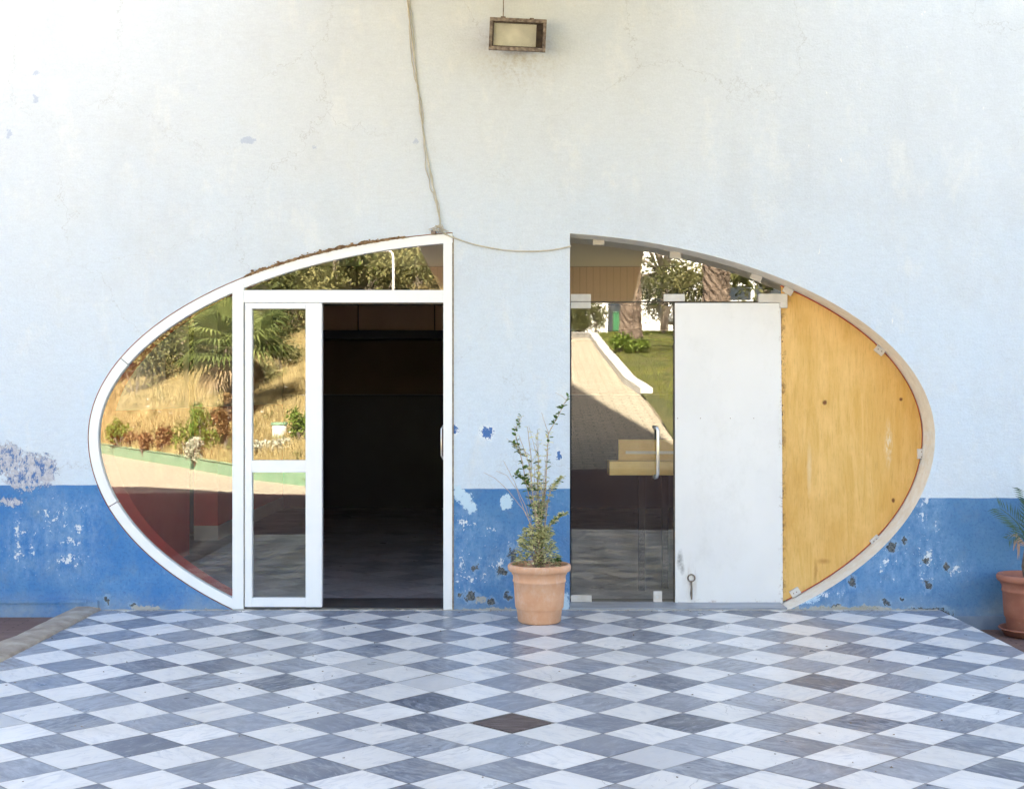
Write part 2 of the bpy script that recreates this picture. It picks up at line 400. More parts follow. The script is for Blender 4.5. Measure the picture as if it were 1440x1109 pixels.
edge = n.math('MAXIMUM', n.ramp(n.sep()[2], .045, .0), n.ramp(n.sep()[0], WX(1094, 9.52), WX(1102, 9.52)))
c = n.mix(n.math('MULTIPLY', edge, n.ramp(st, .56, .64, 0, .8)), c, (.33, .20, .13))
n.col(c); n.bump(n.noise(9, detail=3), .002, .3); M['board'] = n.m
# plywood
n, c, b = wood_material('plywood', (.70, .395, .10), (.80, .50, .175), (.64, .32, .065))
sc_ = n.math('MULTIPLY', n.ramp(blob(n, 1140, 660, 4, 46, .02), 0, .8), .35)
sc_ = n.math('MAXIMUM', sc_, n.math('MULTIPLY', n.ramp(blob(n, 1252, 625, 7, 40, .04), 0, .8), n.ramp(n.noise(30, n.stretch((3, 1, .7)), 5, .7), .42, .6, 0, .8)))
c = n.mix(sc_, c, (.80, .70, .50))
kn = n.math('MAXIMUM', n.ramp(blob(n, 1162, 566, 4, 4, .02), 0, .5), n.ramp(blob(n, 1270, 561, 3, 3, .02), 0, .5))
kn = n.math('MAXIMUM', kn, n.ramp(blob(n, 1259, 704, 3, 4, .02), 0, .5))
c = n.mix(kn, c, (.20, .07, .02))
sn = n.math('MAXIMUM', n.ramp(blob(n, 1149, 805, 3, 22, .03), 0, .8), n.ramp(blob(n, 1160, 790, 12, 5, .03), 0, .8))
c = n.mix(n.math('MULTIPLY', sn, .6), c, (.42, .17, .03))
ed = n.math('MULTIPLY', n.ramp(n.sep()[0], WX(1107, 9.55), WX(1099, 9.55)), n.ramp(n.noise(18, n.stretch((1, 1, .7)), 5, .8), .5, .6, 0, .9))
c = n.mix(ed, c, (.16, .06, .02))
n.col(c); n.bump(b, .0015, .3); M['ply'] = n.m
n, c, b = wood_material('raw_timber', (.90, .62, .22), (.92, .67, .28), (.74, .46, .15), False)
n.col(c); n.bump(b, .001, .3); M['timber'] = n.m
M['tape'] = simple('pale_tape', (.95, .95, .93), (.9, .9, .88), 9, .5)
M['darkmetal'] = simple('dark_metal', (.015, .015, .02), (.025, .025, .03), 8, .9, spec=.1)
M['thresh_dark'] = simple('dark_marble_sill', (.035, .035, .04), (.13, .125, .12), 7, .4, .002, (.5, 3, 1))
M['thresh_grey'] = simple('grey_marble_sill', (.24, .26, .30), (.36, .38, .42), 7, .38, .002, (.5, 3, 1))
M['mortar'] = simple('crumbling_mortar', (.34, .32, .29), (.52, .48, .41), 14, .95, .008)
M['grout'] = simple('grout', (.26, .23, .20), (.40, .37, .33), 8, .9)
M['concrete'] = simple('weathered_concrete', (.27, .22, .18), (.47, .41, .34), 7, .92, .02)
M['soffit'] = simple('soffit_cream', (.86, .78, .58), (.82, .73, .54), 1.2, .8, .002)
# board-marked brown soffit
n = N('soffit_brown_boards', .8, .3)
w = n.t.nodes.new('ShaderNodeTexBrick'); w.inputs['Scale'].default_value = 1; w.inputs['Brick Width'].default_value = 30; w.inputs['Row Height'].default_value = .055
w.inputs['Mortar Size'].default_value = .005
w.inputs['Color1'].default_value = (.78, .56, .38, 1); w.inputs['Color2'].default_value = (.76, .54, .37, 1); w.inputs['Mortar'].default_value = (.66, .46, .31, 1)
cb = n.t.nodes.new('ShaderNodeCombineXYZ'); s_ = n.sep(); n.link(s_[1], cb.inputs[0]); n.link(s_[0], cb.inputs[1]); n.link(cb.outputs[0], w.inputs['Vector'])
n.col(n.mix(n.ramp(n.noise(2, detail=5), .4, .7, 0, .5), w.outputs['Color'], (.64, .45, .30))); M['soffit2'] = n.m
# paving
def brick(name, c1, c2, cm, bw, rh, ms=.01, rough=.85, var=(.3, .25, .2)):
    n = N(name, rough, .3)
    w = n.t.nodes.new('ShaderNodeTexBrick'); w.inputs['Scale'].default_value = 1; w.inputs['Brick Width'].default_value = bw
    w.inputs['Row Height'].default_value = rh; w.inputs['Mortar Size'].default_value = ms
    w.inputs['Color1'].default_value = (*c1, 1); w.inputs['Color2'].default_value = (*c2, 1); w.inputs['Mortar'].default_value = (*cm, 1)
    n.link(n.P, w.inputs['Vector'])
    n.col(n.mix(n.ramp(n.noise(1.4, detail=7, rough=.65), .45, .75, 0, .6), w.outputs['Color'], var))
    n.bump(n.math('SUBTRACT', n.noise(20, detail=4), w.outputs['Fac']), .006, .5)
    return n.m
M['pav_brown'] = brick('ribbed_brown_paving', (.22, .13, .105), (.18, .105, .085), (.11, .07, .06), .30, .045, .006, var=(.25, .18, .155))
M['pav_cream'] = brick('cream_block_paving', (.56, .49, .37), (.48, .42, .31), (.30, .25, .18), .40, .20, .022, var=(.42, .36, .27))
M['whitecurb'] = simple('white_painted_kerb', (.78, .77, .74), (.62, .60, .55), 5, .8, .01)
M['greencurb'] = simple('green_painted_kerb', (.20, .35, .21), (.28, .41, .27), 3, .8, .006)
n = N('dry_earth', .95, .2)
ysc = n.math('ADD', n.sep()[1], n.math('MULTIPLY', n.math('SUBTRACT', n.noise(.3, detail=5), .5), 16))
n.col(n.mix(n.ramp(ysc, -33, -40), n.mix(n.ramp(n.noise(1.5, detail=6), .35, .65), (.17, .125, .055), (.27, .20, .09)), n.mix(n.ramp(n.noise(.8, detail=6), .4, .6), (.10, .10, .045), (.22, .17, .09))))
n.bump(n.noise(9, detail=5), .05, .8); M['drygr'] = n.m
M['lawn'] = simple('lawn_earth', (.06, .075, .02), (.15, .13, .045), 1.6, .95, .03)
M['earth'] = simple('earth', (.24, .19, .12), (.30, .24, .15), .5, .95, .02)
M['dryblade'] = foliage('dry_grass_blades', (.22, .17, .06), (.66, .52, .26), .2)
M['greenblade'] = foliage('green_grass_blades', (.09, .14, .025), (.32, .31, .07), .3)
M['leaf_olive'] = foliage('olive_leaves', (.09, .10, .035), (.32, .29, .12), .25)
M['leaf_dark'] = foliage('dark_leaves', (.055, .07, .022), (.19, .19, .065), .25)
M['leaf_bright'] = foliage('bright_leaves', (.12, .19, .03), (.26, .33, .06), .3)
M['leaf_red'] = foliage('reddish_leaves', (.15, .075, .03), (.32, .20, .08), .2)
M['leaf_silver'] = foliage('silver_leaves', (.34, .32, .22), (.62, .60, .48), .2)
M['palm_leaf'] = foliage('fan_palm_leaves', (.07, .10, .025), (.26, .29, .09), .2)
M['palm_dead'] = foliage('dead_palm_leaves', (.20, .13, .06), (.42, .31, .17), .15)
M['var_leaf'] = foliage('variegated_leaves', (.21, .24, .06), (.88, .82, .48), .2)
M['var_green'] = foliage('green_leaves', (.04, .10, .02), (.12, .20, .05), .15)
M['twig'] = simple('twig_bark', (.40, .28, .20), (.56, .43, .32), 30, .8)
M['bark'] = simple('palm_bark', (.09, .06, .042), (.33, .25, .19), 9, .95, .05, (1, 1, 2.5))
M['trunk'] = simple('tree_bark', (.16, .13, .10), (.26, .21, .16), 8, .95, .03, (2, 2, .5))
n = N('terracotta', .75, .25)
c = n.mix(n.ramp(n.noise(7, detail=6, rough=.65), .35, .7), (.68, .35, .20), (.74, .44, .285))
c = n.mix(n.ramp(n.noise(16, n.stretch((1, 1, .5)), 6, .75), .50, .66, 0, .40), c, (.74, .58, .46))
c = n.mix(n.ramp(n.noise(24, n.stretch((1, 1, .22)), 5, .75), .64, .70, 0, .35), c, (.30, .17, .11))
n.col(c); n.bump(n.noise(30, detail=4), .002, .4); M['terra'] = n.m
n = N('terracotta_red', .7, .25)
c = n.mix(n.ramp(n.noise(7, detail=6, rough=.65), .35, .7), (.34, .13, .085), (.42, .18, .12))
c = n.mix(n.ramp(n.noise(14, detail=6, rough=.8), .62, .70, 0, .5), c, (.62, .47, .40))
n.col(c); M['terra2'] = n.m
M['soil'] = simple('potting_soil', (.10, .06, .04), (.17, .10, .065), 40, .95, .01)
M['rust'] = simple('rusty_iron', (.07, .045, .035), (.34, .27, .21), 34, .85, .004, detail=7)
M['rustdark'] = simple('dark_rust', (.03, .02, .015), (.07, .045, .03), 30, .85, .003)
M['lampinner'] = simple('lamp_reflector', (.72, .71, .66), (.80, .79, .74), 3, .5)
M['lampglass'] = glass('dusty_lamp_glass', .06, (.95, .94, .90), dirt=.5)
M['cable'] = simple('dusty_cable', (.46, .40, .30), (.58, .53, .44), 14, .7)
M['cable2'] = simple('grey_cable', (.42, .40, .33), (.58, .55, .47), 14, .7)
M['houseW'] = simple('white_house_paint', (.78, .77, .74), (.72, .71, .68), 2, .8)
M['pane'] = simple('dark_window_pane', (.03, .04, .05), (.06, .07, .08), 2, .1)
M['binG'] = simple('green_plastic', (.03, .15, .06), (.04, .19, .08), 3, .5)
M['binB'] = simple('blue_plastic', (.04, .22, .36), (.05, .26, .42), 3, .5)
M['binW'] = simple('white_plastic', (.62, .58, .50), (.7, .66, .6), 5, .6)
M['carW'] = simple('white_car_paint', (.75, .75, .74), (.72, .72, .72), 2, .25)
M['tyre'] = simple('tyre_rubber', (.02, .02, .02), (.03, .03, .03), 6, .8)
M['rooftile'] = simple('clay_roof', (.35, .16, .09), (.28, .12, .07), 4, .9)

# ------------------------------------------------------------------ oval geometry
A_, CZ, BT, BB = 595 / SC, WZ(614.4), 289 / SC, 321 / SC
def oval(t, off=0.):      # t: angle, 0 = right, pi/2 = top; off moves inwards
    a, b = A_, (BT if math.sin(t) >= 0 else BB)
    x, z = a * math.cos(t), b * math.sin(t)
    nx, nz = math.cos(t) / a, math.sin(t) / b
    l = math.hypot(nx, nz)
    return (x - nx / l * off, CZ + z - nz / l * off)
XL, XR = WX(636.5), WX(801.5)       # pier edges
def arc(x0t, x1t, n=60, off=0.): return [oval(x0t + (x1t - x0t) * i / n, off) for i in range(n + 1)]
def t_for_x_top(x, off=0.):
    lo, hi = 0, math.pi
    for _ in range(50):
        m = (lo + hi) / 2
        if oval(m, off)[0] > x: lo = m
        else: hi = m
    return lo
def t_for_x_bot(x, off=0.):
    lo, hi = math.pi, 2 * math.pi
    for _ in range(50):
        m = (lo + hi) / 2
        if oval(m, off)[0] < x: lo = m
        else: hi = m
    return lo
def t_floor(side, off=0., z=0.):       # where the oval crosses height z (bottom)
    lo, hi = (math.pi, 1.5 * math.pi) if side < 0 else (2 * math.pi, 1.5 * math.pi)
    for _ in range(50):
        m = (lo + hi) / 2
        if oval(m, off)[1] > z: lo = m
        else: hi = m
    return lo
EX = -.008
loopL = arc(t_for_x_top(XL, EX), t_floor(-1, EX), 110, EX) + [(XL, 0.)]
tr0 = t_floor(1) - 2 * math.pi
loopR = [(XR, 0.)] + arc(tr0, t_for_x_top(XR), 110)
TH = .58

import bmesh
def facade():
    bm = bmesh.new()
    prof = [(-16, -.4), (16, -.4), (16, 9.9), (2.75, 9.9), (.35, 19.0), (-2.7, 19.0), (-2.9, 9.0), (-4.5, 9.3), (-7, 10.7), (-16, 10.7)]  # unseen roofline shaped for its shadow edge; the tall middle gable is made up
    def ring(pts, y):
        vs = [bm.verts.new((x, y, z)) for x, z in pts]
        return vs, [bm.edges.new((vs[i], vs[(i + 1) % len(vs)])) for i in range(len(vs))]
    # inner tessellation rectangle so that triangles stay well shaped
    for y, flip in ((0, 1), (TH, -1)):
        e = []
        for pts in (prof, loopL, loopR): e += ring(pts, y)[1]
        r = bmesh.ops.triangle_fill(bm, use_beauty=True, use_dissolve=False, edges=e, normal=(0, -flip, 0))
    for co, no in (((0, 0, 1.56), (0, 0, 1)), ((0, 0, 4.9), (0, 0, 1)), ((-4.4, 0, 0), (1, 0, 0)), ((4.4, 0, 0), (1, 0, 0))):
        bmesh.ops.bisect_plane(bm, geom=bm.verts[:] + bm.edges[:] + bm.faces[:], plane_co=co, plane_no=no)
    bm.normal_update()
    for fc in bm.faces:
        want = -1 if fc.calc_center_median().y < TH / 2 else 1
        if fc.normal.y * want < 0: fc.normal_flip()
    V = [tuple(v.co) for v in bm.verts]
    bm.verts.index_update()
    Fc = [tuple(v.index for v in f.verts) for f in bm.faces]
    def midx_(f):
        if V[f[0]][1] > .01: return 3
        cx = sum(V[i][0] for i in f) / len(f); cz = sum(V[i][2] for i in f) / len(f)
        if abs(cx) > 4.4 or cz > 4.9: return 5
        return 0 if cz < 1.56 else 4
    mi = [midx_(f) for f in Fc]
    bm.free()
    for pts, m in ((prof, 5), (loopL, 2), (loopR, 1)):
        n0 = len(V); n = len(pts)
        V += [(x, 0, z) for x, z in pts] + [(x, TH, z) for x, z in pts]
        for i in range(n):
            j = (i + 1) % n
            f = (n0 + i, n0 + j, n0 + n + j, n0 + n + i)
            Fc.append(f); mi.append(m)
    return (V, Fc), mi
bld = empty('building', (0, 0, 0), 'pale blue rendered building with a deeper blue dado and two half-oval glazed entrances', 'building')
vf, mi = facade()
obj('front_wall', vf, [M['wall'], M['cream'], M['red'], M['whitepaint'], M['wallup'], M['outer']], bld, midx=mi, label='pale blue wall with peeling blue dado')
# rest of the shell
obj('side_wall', box(-16, -15.7, TH, 14, -.4, 9), M['outer'], bld)
obj('side_wall', box(15.7, 16, TH, 14, -.4, 9), M['outer'], bld)
obj('back_wall', box(-16, 16, 14, 14.3, -.4, 9), M['outer'], bld)
obj('roof', box(-16, 16, TH, 14.3, 8.7, 9.0), M['outer'], bld)
# left of the curb the wall foot has a little plinth, right of the patio a grey skirting
obj('plinth', join(box(-8, -3.0, -.018, -.001, -.3, .07), box(-8, -3.08, -.030, -.018, .052, .078)), M['wall'], bld)
obj('skirting', box(3.12, 8, -.014, -.001, -.3, -.045), simple('skirting_paint', (.16, .22, .32), (.24, .30, .38), 8, .8, .003), bld)

# canopy: attached to the wall above the picture, folds down over the forecourt
def canopy_pts(dz):
    rows = [(0, 5.3, -1.5, 1.55), (-7.5, 3.28, -1.13, 1.75), (-11, 3.06, -.92, 1.96)]
    return [[(xl, y, z + dz), (xr, y, z + dz)] for y, z, xl, xr in rows]
lo, hi = canopy_pts(0), canopy_pts(.22)
def slab(i):
    a, b, c, d = lo[i][0], lo[i][1], lo[i+1][1], lo[i+1][0]
    e, f, g, h = hi[i][0], hi[i][1], hi[i+1][1], hi[i+1][0]
    return [a, b, c, d, e, f, g, h], [(0, 3, 2, 1), (4, 5, 6, 7), (0, 1, 5, 4), (1, 2, 6, 5), (2, 3, 7, 6), (3, 0, 4, 7)]
obj('canopy', slab(0), M['soffit'], bld, label='cream folded canopy slab over the forecourt')
obj('canopy_front', slab(1), M['soffit2'], bld, label='brown boarded front of the canopy')

# ---- left glazing: white lacquered frame nearly flush with the wall
FW = .068
fr = empty  # alias unused
y0, y1 = -.006, .055
tb, tm = t_floor(-1, 0, .0), t_for_x_top(WX(328))
t1, t2 = None, None
def t_near(px, py):
    best = min((abs(oval(t / 400)[0] - WX(px)) + abs(oval(t / 400)[1] - WZ(py)), t / 400) for t in range(int(1.57 * 400), int(4.2 * 400)))
    return best[1]
tj1, tj2 = t_near(173, 504), t_near(152, 712)
g = .004
parts = []
for ta, tb_ in ((tm, tj1), (tj1 + .003, tj2), (tj2 + .003, tb)):
    parts.append(band(arc(ta, tb_, 40), arc(ta, tb_, 40, FW), y0, y1))
ttop = t_for_x_top(WX(636))
parts.append(band(arc(ttop, tm, 50), arc(ttop, tm, 50, FW), y0, y1))
def pb(xa, xb, ya, yb, d0=y0, d1=y1): return box(WX(xa), WX(xb), d0, d1, WZ(yb), WZ(ya))
win = obj('window_frame', join(*parts, pb(327, 343, 399, 856, -.009, .06), pb(623.5, 636, 341, 857.5, -.009, .06), pb(343, 623.5, 408, 425.5, -.008, .058)), M['frame'], bld, bevel=.003, label='white lacquered half-oval frame with mullion and transom')
def pane_poly(xa, xb, off, zlo=None, zhi_px=None):
    pass
# side light: everything left of the mullion
tsa, tsb = t_for_x_top(WX(328), FW * .8), t_for_x_bot(WX(328), FW * .8)
poly = arc(tsa, tsb, 70, FW * .8)
obj('glass_pane', prism(poly[::-1], .022, .028), M['glassL'], win)
tfa, tfb = t_for_x_top(WX(626), FW * .8), t_for_x_top(WX(341), FW * .8)
top = arc(tfa, tfb, 40, FW * .8)
zt = WZ(409)
poly = [(WX(626), zt)] + top + [(WX(341), zt - .0)]
obj('glass_pane', prism(poly[::-1], .022, .028), M['glassL'], win)
obj('gasket', join(pb(453.8, 623.5, 425.5, 427.5, .006, .03), pb(343.2, 344.0, 425.5, 855, -.0095, -.004)), M['gasket'], win)
# fixed glazed leaf left of the doorway
leaf = obj('door_leaf', join(pb(344, 354.5, 426, 853), pb(430, 453, 426, 853, -.012, .05), pb(354.5, 430, 426, 434), pb(354.5, 430, 647, 664), pb(354.5, 430, 840, 853)), M['frame'], bld, bevel=.003, label='closed white leaf with two glass panes')
obj('glass_pane', pb(353, 431.5, 433, 648, .020, .026), M['glassL'], leaf)
obj('glass_pane', pb(353, 431.5, 663, 841, .020, .026), M['glassL'], leaf)
# open leaf folded inwards against the post
xo = WX(634)
ol = obj('door_leaf', join(box(xo, xo + .045, .08, .14, .02, WZ(427)), box(xo, xo + .045, .86, .94, .02, WZ(427)), box(xo, xo + .045, .14, .86, .02, .10),
     box(xo, xo + .045, .14, .86, 2.12, WZ(427)), box(xo, xo + .045, .14, .86, 1.0, 1.08)), M['frame'], bld, bevel=.003, label='open white leaf folded into the room')
obj('glass_pane', join(box(xo + .02, xo + .026, .14, .86, .10, 1.0), box(xo + .02, xo + .026, .14, .86, 1.08, 2.12)), M['glassL'], ol)
hx = WX(620.5, 9.36)
obj('door_handle', tube([(xo, .16, WZ(597, 9.42)), (hx + .02, .12, WZ(597, 9.42)), (hx, .11, WZ(603, 9.4)), (hx, .11, WZ(640, 9.4)), (hx + .02, .12, WZ(647, 9.4)), (xo, .16, WZ(648, 9.4))], .008, 8), M['steel'], ol, smooth=True)
# brown joint round the frame + broken plaster over it
ta, tbb = t_for_x_top(WX(575)), t_for_x_top(WX(342))
jn = arc(t_for_x_top(XL, EX), t_floor(-1), 120, -.006)
ji = arc(t_for_x_top(XL, EX), t_floor(-1), 120, .004)
obj('joint_strip', join(band(jn, ji, .004, .02), box(XL - .004, XL - .0005, -.003, .02, 0.0, WZ(331)), box(XL + .0005, XL + .008, -.004, -.0005, -.0, WZ(332))), M['sealant'], bld)
random.seed(3)
ob, ib = [], []
nseg = 130
for i in range(nseg + 1):
    t = ta + (tbb - ta) * i / nseg
    env = min(1, i / 8, (nseg - i) / 5)
    w = .68 * env * (.010 + .028 * max(0, noise.noise((i * .11, 0, 3))) + .016 * abs(noise.noise((i * .55, 0, 9))) + .008 * R())
    ob.append(oval(t, -.004 - w)); ib.append(oval(t, .002))
vb, fb = band(ob, ib, -.010, .02)
vb = [(x + U(-.003, .003), y + (U(-.010, .006) if y < 0 else 0), z + U(-.003, .003)) for x, y, z in vb]
obj('broken_plaster', (vb, fb), M['rubble'], bld, label='ragged brown edge of broken plaster above the oval frame')
V, Fc = [], []
lumps = []
for i in range(60):
    t = U(ta, tbb); x, z = oval(t, U(-.028, -.006)); s = U(.002, .006)
    b = box(x - s * 1.6, x + s * 1.6, -.010 - s, .0, z - s, z + s)
    lumps.append(([(a + U(-.3, .3) * s, b_ + U(-.3, .3) * s, c_ + U(-.5, .5) * s) for a, b_, c_ in b[0]], b[1]))
for l_ in lumps[:26]: obj('plaster_crumb', l_, M['rubble'], bld)
# sills
obj('threshold', box(WX(338), XL - .001, .003, .46, -.05, .013), M['thresh_dark'], bld, label='dark worn marble threshold of the open doorway')
obj('threshold', box(XR + .001, WX(1107), .003, .30, -.05, .014), M['thresh_grey'], bld, label='grey marble threshold of the right entrance')
obj('threshold_strip', box(XR + .001, WX(1107), .301, .46, -.05, .008), M['thresh_dark'], bld)
def ragged(x0, x1, ya, yb, z0, z1, n=60, j=.006):
    V = []; Fc = []
    for i in range(n + 1):
        x = x0 + (x1 - x0) * i / n
        a = noise.noise((x * 9, 1, 0)) * j * 1.5 + U(-j, j) * .5
        V += [(x, ya - abs(a) * 1.5, z0), (x, ya + .002 - abs(a), z1 + a * .4), (x, yb, z1 + a * .6), (x, yb, z0)]
    for i in range(n):
        k = i * 4
        for q in range(3): Fc.append((k + q, k + q + 4, k + q + 5, k + q + 1))
    return V, Fc
obj('mortar_line', join(ragged(-2.95, 3.08, -.022, .0025, -.02, .004, 260, .009)), M['mortar'], bld)

# ---- right glazing: frameless glass 0.27 m back in the opening, white board, plywood
YR = .27; ZR = CAMD + YR
def rb(xa, xb, ya, yb, d0, d1, Z=None):
    Z = Z or CAMD + d0
    return box(WX(xa, Z), WX(xb, Z), d0, d1, WZ(yb, Z), WZ(ya, Z))
OFF = .001
def clip_poly(pts, inside, inter):
    out = []
    for i in range(len(pts)):
        a, b = pts[i], pts[(i + 1) % len(pts)]
        ia, ib_ = inside(a), inside(b)
        if ia: out.append(a)
        if ia != ib_: out.append(inter(a, b))
    return out
def clip_ax(pts, ax, val, keep_greater):
    def ins(p): return (p[ax] >= val) if keep_greater else (p[ax] <= val)
    def inter(a, b):
        t = (val - a[ax]) / (b[ax] - a[ax]); return tuple(a[k] + (b[k] - a[k]) * t for k in range(2))
    return clip_poly(pts, ins, inter)
full = [(XR, 0.)] + arc(tr0, t_for_x_top(XR), 110)
zsp = WZ(424, ZR)
top = clip_ax(clip_ax(full, 1, zsp, True), 0, WX(1099, ZR), False)
rg = obj('fanlight', prism(top, YR, YR + .008), M['glassR'], bld, label='frameless glass fanlight under the oval arch')
gd = obj('glass_door', rb(803.5, 947.5, 425.5, 845.5, YR, YR + .008), M['glassR'], bld, label='clear frameless glass door')
hxx, hz0, hz1 = WX(925, ZR - .06), WZ(600, ZR - .06), WZ(672, ZR - .06)
hp = [(WX(921, ZR), YR, hz0 - .01), (hxx - .02, YR - .035, hz0 - .004), (hxx - .006, YR - .055, hz0 - .008), (hxx, YR - .06, hz0 - .03), (hxx, YR - .06, hz1 + .03), (hxx - .006, YR - .055, hz1 + .008), (hxx - .02, YR - .035, hz1 + .004), (WX(921, ZR), YR, hz1 + .01)]
obj('door_handle', tube(hp, .0135, 10), M['steel'], gd, smooth=True)
obj('lock_patch', join(rb(919, 931, 831, 846, YR - .012, YR + .02)), M['fitting'], gd, bevel=.002)
obj('lock_cylinder', tube([(WX(924, ZR), YR - .016, WZ(838.5, ZR)), (WX(924, ZR), YR - .010, WZ(838.5, ZR))], .012, 12), M['steel'], gd)
obj('patch_fitting', rb(803, 832, 836.5, 846, YR - .014, YR + .02), M['fitting'], gd, bevel=.002)
obj('patch_fitting', rb(802.5, 831, 424.6, 433.5, YR - .014, YR + .02), M['fitting'], gd, bevel=.002)
obj('patch_fitting', rb(802.5, 831, 413.5, 423.6, YR - .014, YR + .02), M['fitting'], rg, bevel=.002)
obj('patch_fitting', rb(933.5, 963, 413.5, 423.6, YR - .014, YR + .02), M['fitting'], rg, bevel=.002)
obj('pivot_fitting', join(rb(1067, 1107.5, 413, 425, YR - .032, YR + .02), rb(1097, 1107.5, 425, 433, YR - .032, YR + .02)), M['fitting'], rg, bevel=.002)
obj('transom_gap', join(rb(803, 1098, 423.6, 425.0, YR - .001, YR + .012)), M['gasket'], rg)
# white board: slightly crooked rectangle
Zb = CAMD + YR - .018
wbp = [(WX(949.5, Zb), WZ(847.5, Zb)), (WX(1101, Zb), WZ(848, Zb)), (WX(1100, Zb), WZ(640, Zb)), (WX(1098, Zb), WZ(425.8, Zb)), (WX(949, Zb), WZ(426, Zb))]
wb = obj('white_board', prism(wbp, YR - .018, YR + .0), M['board'], bld, bevel=.002, label='plain white board fixed over half of the entrance')
rx, rz = WX(972, Zb), WZ(812, Zb)
ring = [(rx + .026 * math.cos(a), YR - .026, rz + .026 * math.sin(a)) for a in [i * 2 * math.pi / 20 for i in range(21)]]
obj('pull_ring', tube(ring, .0055, 6, False), M['rust'], wb, smooth=True)
obj('hasp', join(tube([(rx - .002, YR - .024, rz - .024), (rx + .003, YR - .025, rz - .07), (rx, YR - .025, rz - .11), (rx + .003, YR - .022, rz - .16)], [.008, .006, .009, .005], 6)), M['rust'], wb)
obj('edge_line', rb(947.2, 949.2, 426, 847, YR - .014, YR + .004), M['gasket'], wb)
sw = []
for py in (430, 480, 570, 583, 690, 745, 760, 830): sw.append(tube([(WX(U(1099.5, 1102), 9.53), YR - .012, WZ(py, 9.53)), (WX(1101, 9.53), YR - .004, WZ(py, 9.53))], .006, 6))
for px in (953, 985, 1027, 1060): sw.append(tube([(WX(px, Zb), YR - .0195, WZ(588, Zb)), (WX(px, Zb), YR - .017, WZ(588, Zb))], .0035, 6))
for q_ in sw: obj('screw', q_, M['screw'], wb)
ply = clip_ax([oval_p for oval_p in ([(WX(1000), 0.015)] + arc(t_floor(1, .012, .015) - 2 * math.pi, t_for_x_top(WX(1000), .012), 110, .012))], 0, WX(1098.5, ZR), True)
pw = obj('plywood_panel', prism(ply, YR - .003, YR + .012), M['ply'], bld, label='yellow plywood panel closing the curved end of the opening')
def clip_at(px, py, ang, parent, w=16, h=9):
    Z = ZR - .02; s = F / Z; cx, cz = WX(px, Z), WZ(py, Z)
    hw, hh = w / s / 2, h / s / 2
    pl = [(-hw, -hh), (hw, -hh), (hw, hh), (-hw, hh)]
    ca, sa = math.cos(ang), math.sin(ang)
    pl = [(cx + a * ca - b * sa, cz + a * sa + b * ca) for a, b in pl]
    o = obj('glass_clip', prism(pl, YR - .022, YR + .010), M['fitting'], parent, bevel=.0015)
    for q in (-.25, .25):
        p = (cx + hw * 2 * q * ca, cz + hw * 2 * q * sa)
        obj('clip_screw', tube([(p[0], YR - .0235, p[1]), (p[0], YR - .021, p[1])], .004, 6), M['screw'], o) if False else None
    return o
for px, py, an in ((842, 340, 0), (950, 358.5, -3), (1063.5, 390, -20)): clip_at(px, py, math.radians(an), rg)
for px, py, an in ((1108.5, 408.5, -30), (1237.5, 492.5, -40), (1295.5, 638, 90), (1231.5, 759.5, 42), (1118.5, 832.5, 32)):
    c_ = clip_at(px, py, math.radians(an), pw, 14, 10)
dots = []
for px, py in ((1235, 491), (1240, 494), (1296, 635), (1296, 642), (1229, 761), (1233, 758), (1116, 834), (1120, 832)):
    Z = ZR - .024; dots.append(tube([(WX(px, Z), YR - .0245, WZ(py, Z)), (WX(px, Z), YR - .021, WZ(py, Z))], .0042, 6))
for q_ in dots: obj('screw', q_, M['screw'], pw)
# red line of the old frame left between plywood and reveal
ra, rb_ = t_floor(1, 0, .02) - 2 * math.pi, t_for_x_top(WX(1110))
obj('red_edge', band(arc(ra, rb_, 80, .0015), arc(ra, rb_, 80, .016), YR + .013, YR + .03), M['red'], bld)

# ------------------------------------------------------------------ room behind
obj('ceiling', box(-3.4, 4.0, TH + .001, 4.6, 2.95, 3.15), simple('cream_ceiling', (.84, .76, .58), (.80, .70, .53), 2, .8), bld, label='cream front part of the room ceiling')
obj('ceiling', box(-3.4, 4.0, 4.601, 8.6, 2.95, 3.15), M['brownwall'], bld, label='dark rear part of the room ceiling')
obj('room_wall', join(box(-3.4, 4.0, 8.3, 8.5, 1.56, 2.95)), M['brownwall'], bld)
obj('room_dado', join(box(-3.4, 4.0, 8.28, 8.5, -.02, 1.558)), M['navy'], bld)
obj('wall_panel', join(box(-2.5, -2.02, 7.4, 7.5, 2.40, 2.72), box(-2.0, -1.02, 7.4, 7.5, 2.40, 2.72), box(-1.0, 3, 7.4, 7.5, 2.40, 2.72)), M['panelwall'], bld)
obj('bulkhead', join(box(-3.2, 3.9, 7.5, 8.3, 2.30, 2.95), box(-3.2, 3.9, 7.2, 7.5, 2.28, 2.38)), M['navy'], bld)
obj('room_side_wall', box(-3.40, -3.15, TH + .001, 3.2, 1.431, 2.95), M['whitepaint'], bld, label='white upper side wall of the room')
obj('room_side_dado', box(-3.40, -3.145, TH + .001, 3.2, -.01, 1.43), M['red'], bld, label='red dado of the side wall')
obj('room_side_wall', box(-3.40, -3.15, 4.4, 8.3, 1.431, 2.95), M['whitepaint'], bld)
obj('room_side_dado', box(-3.40, -3.145, 4.4, 8.3, .16, 1.43), M['red'], bld)
obj('room_side_base', box(-3.40, -3.14, 4.4, 8.3, -.01, .16), M['whitepaint'], bld)
obj('annex_wall', join(box(-5.2, -5.0, 2.6, 5.2, -.01, 2.95), box(-5.0, -3.4, 2.6, 2.8, -.01, 2.95), box(-5.0, -3.4, 5.0, 5.2, -.01, 2.95), box(-5.0, -3.4, 2.8, 5.0, 2.95, 3.1)), M['brownwall'], bld)
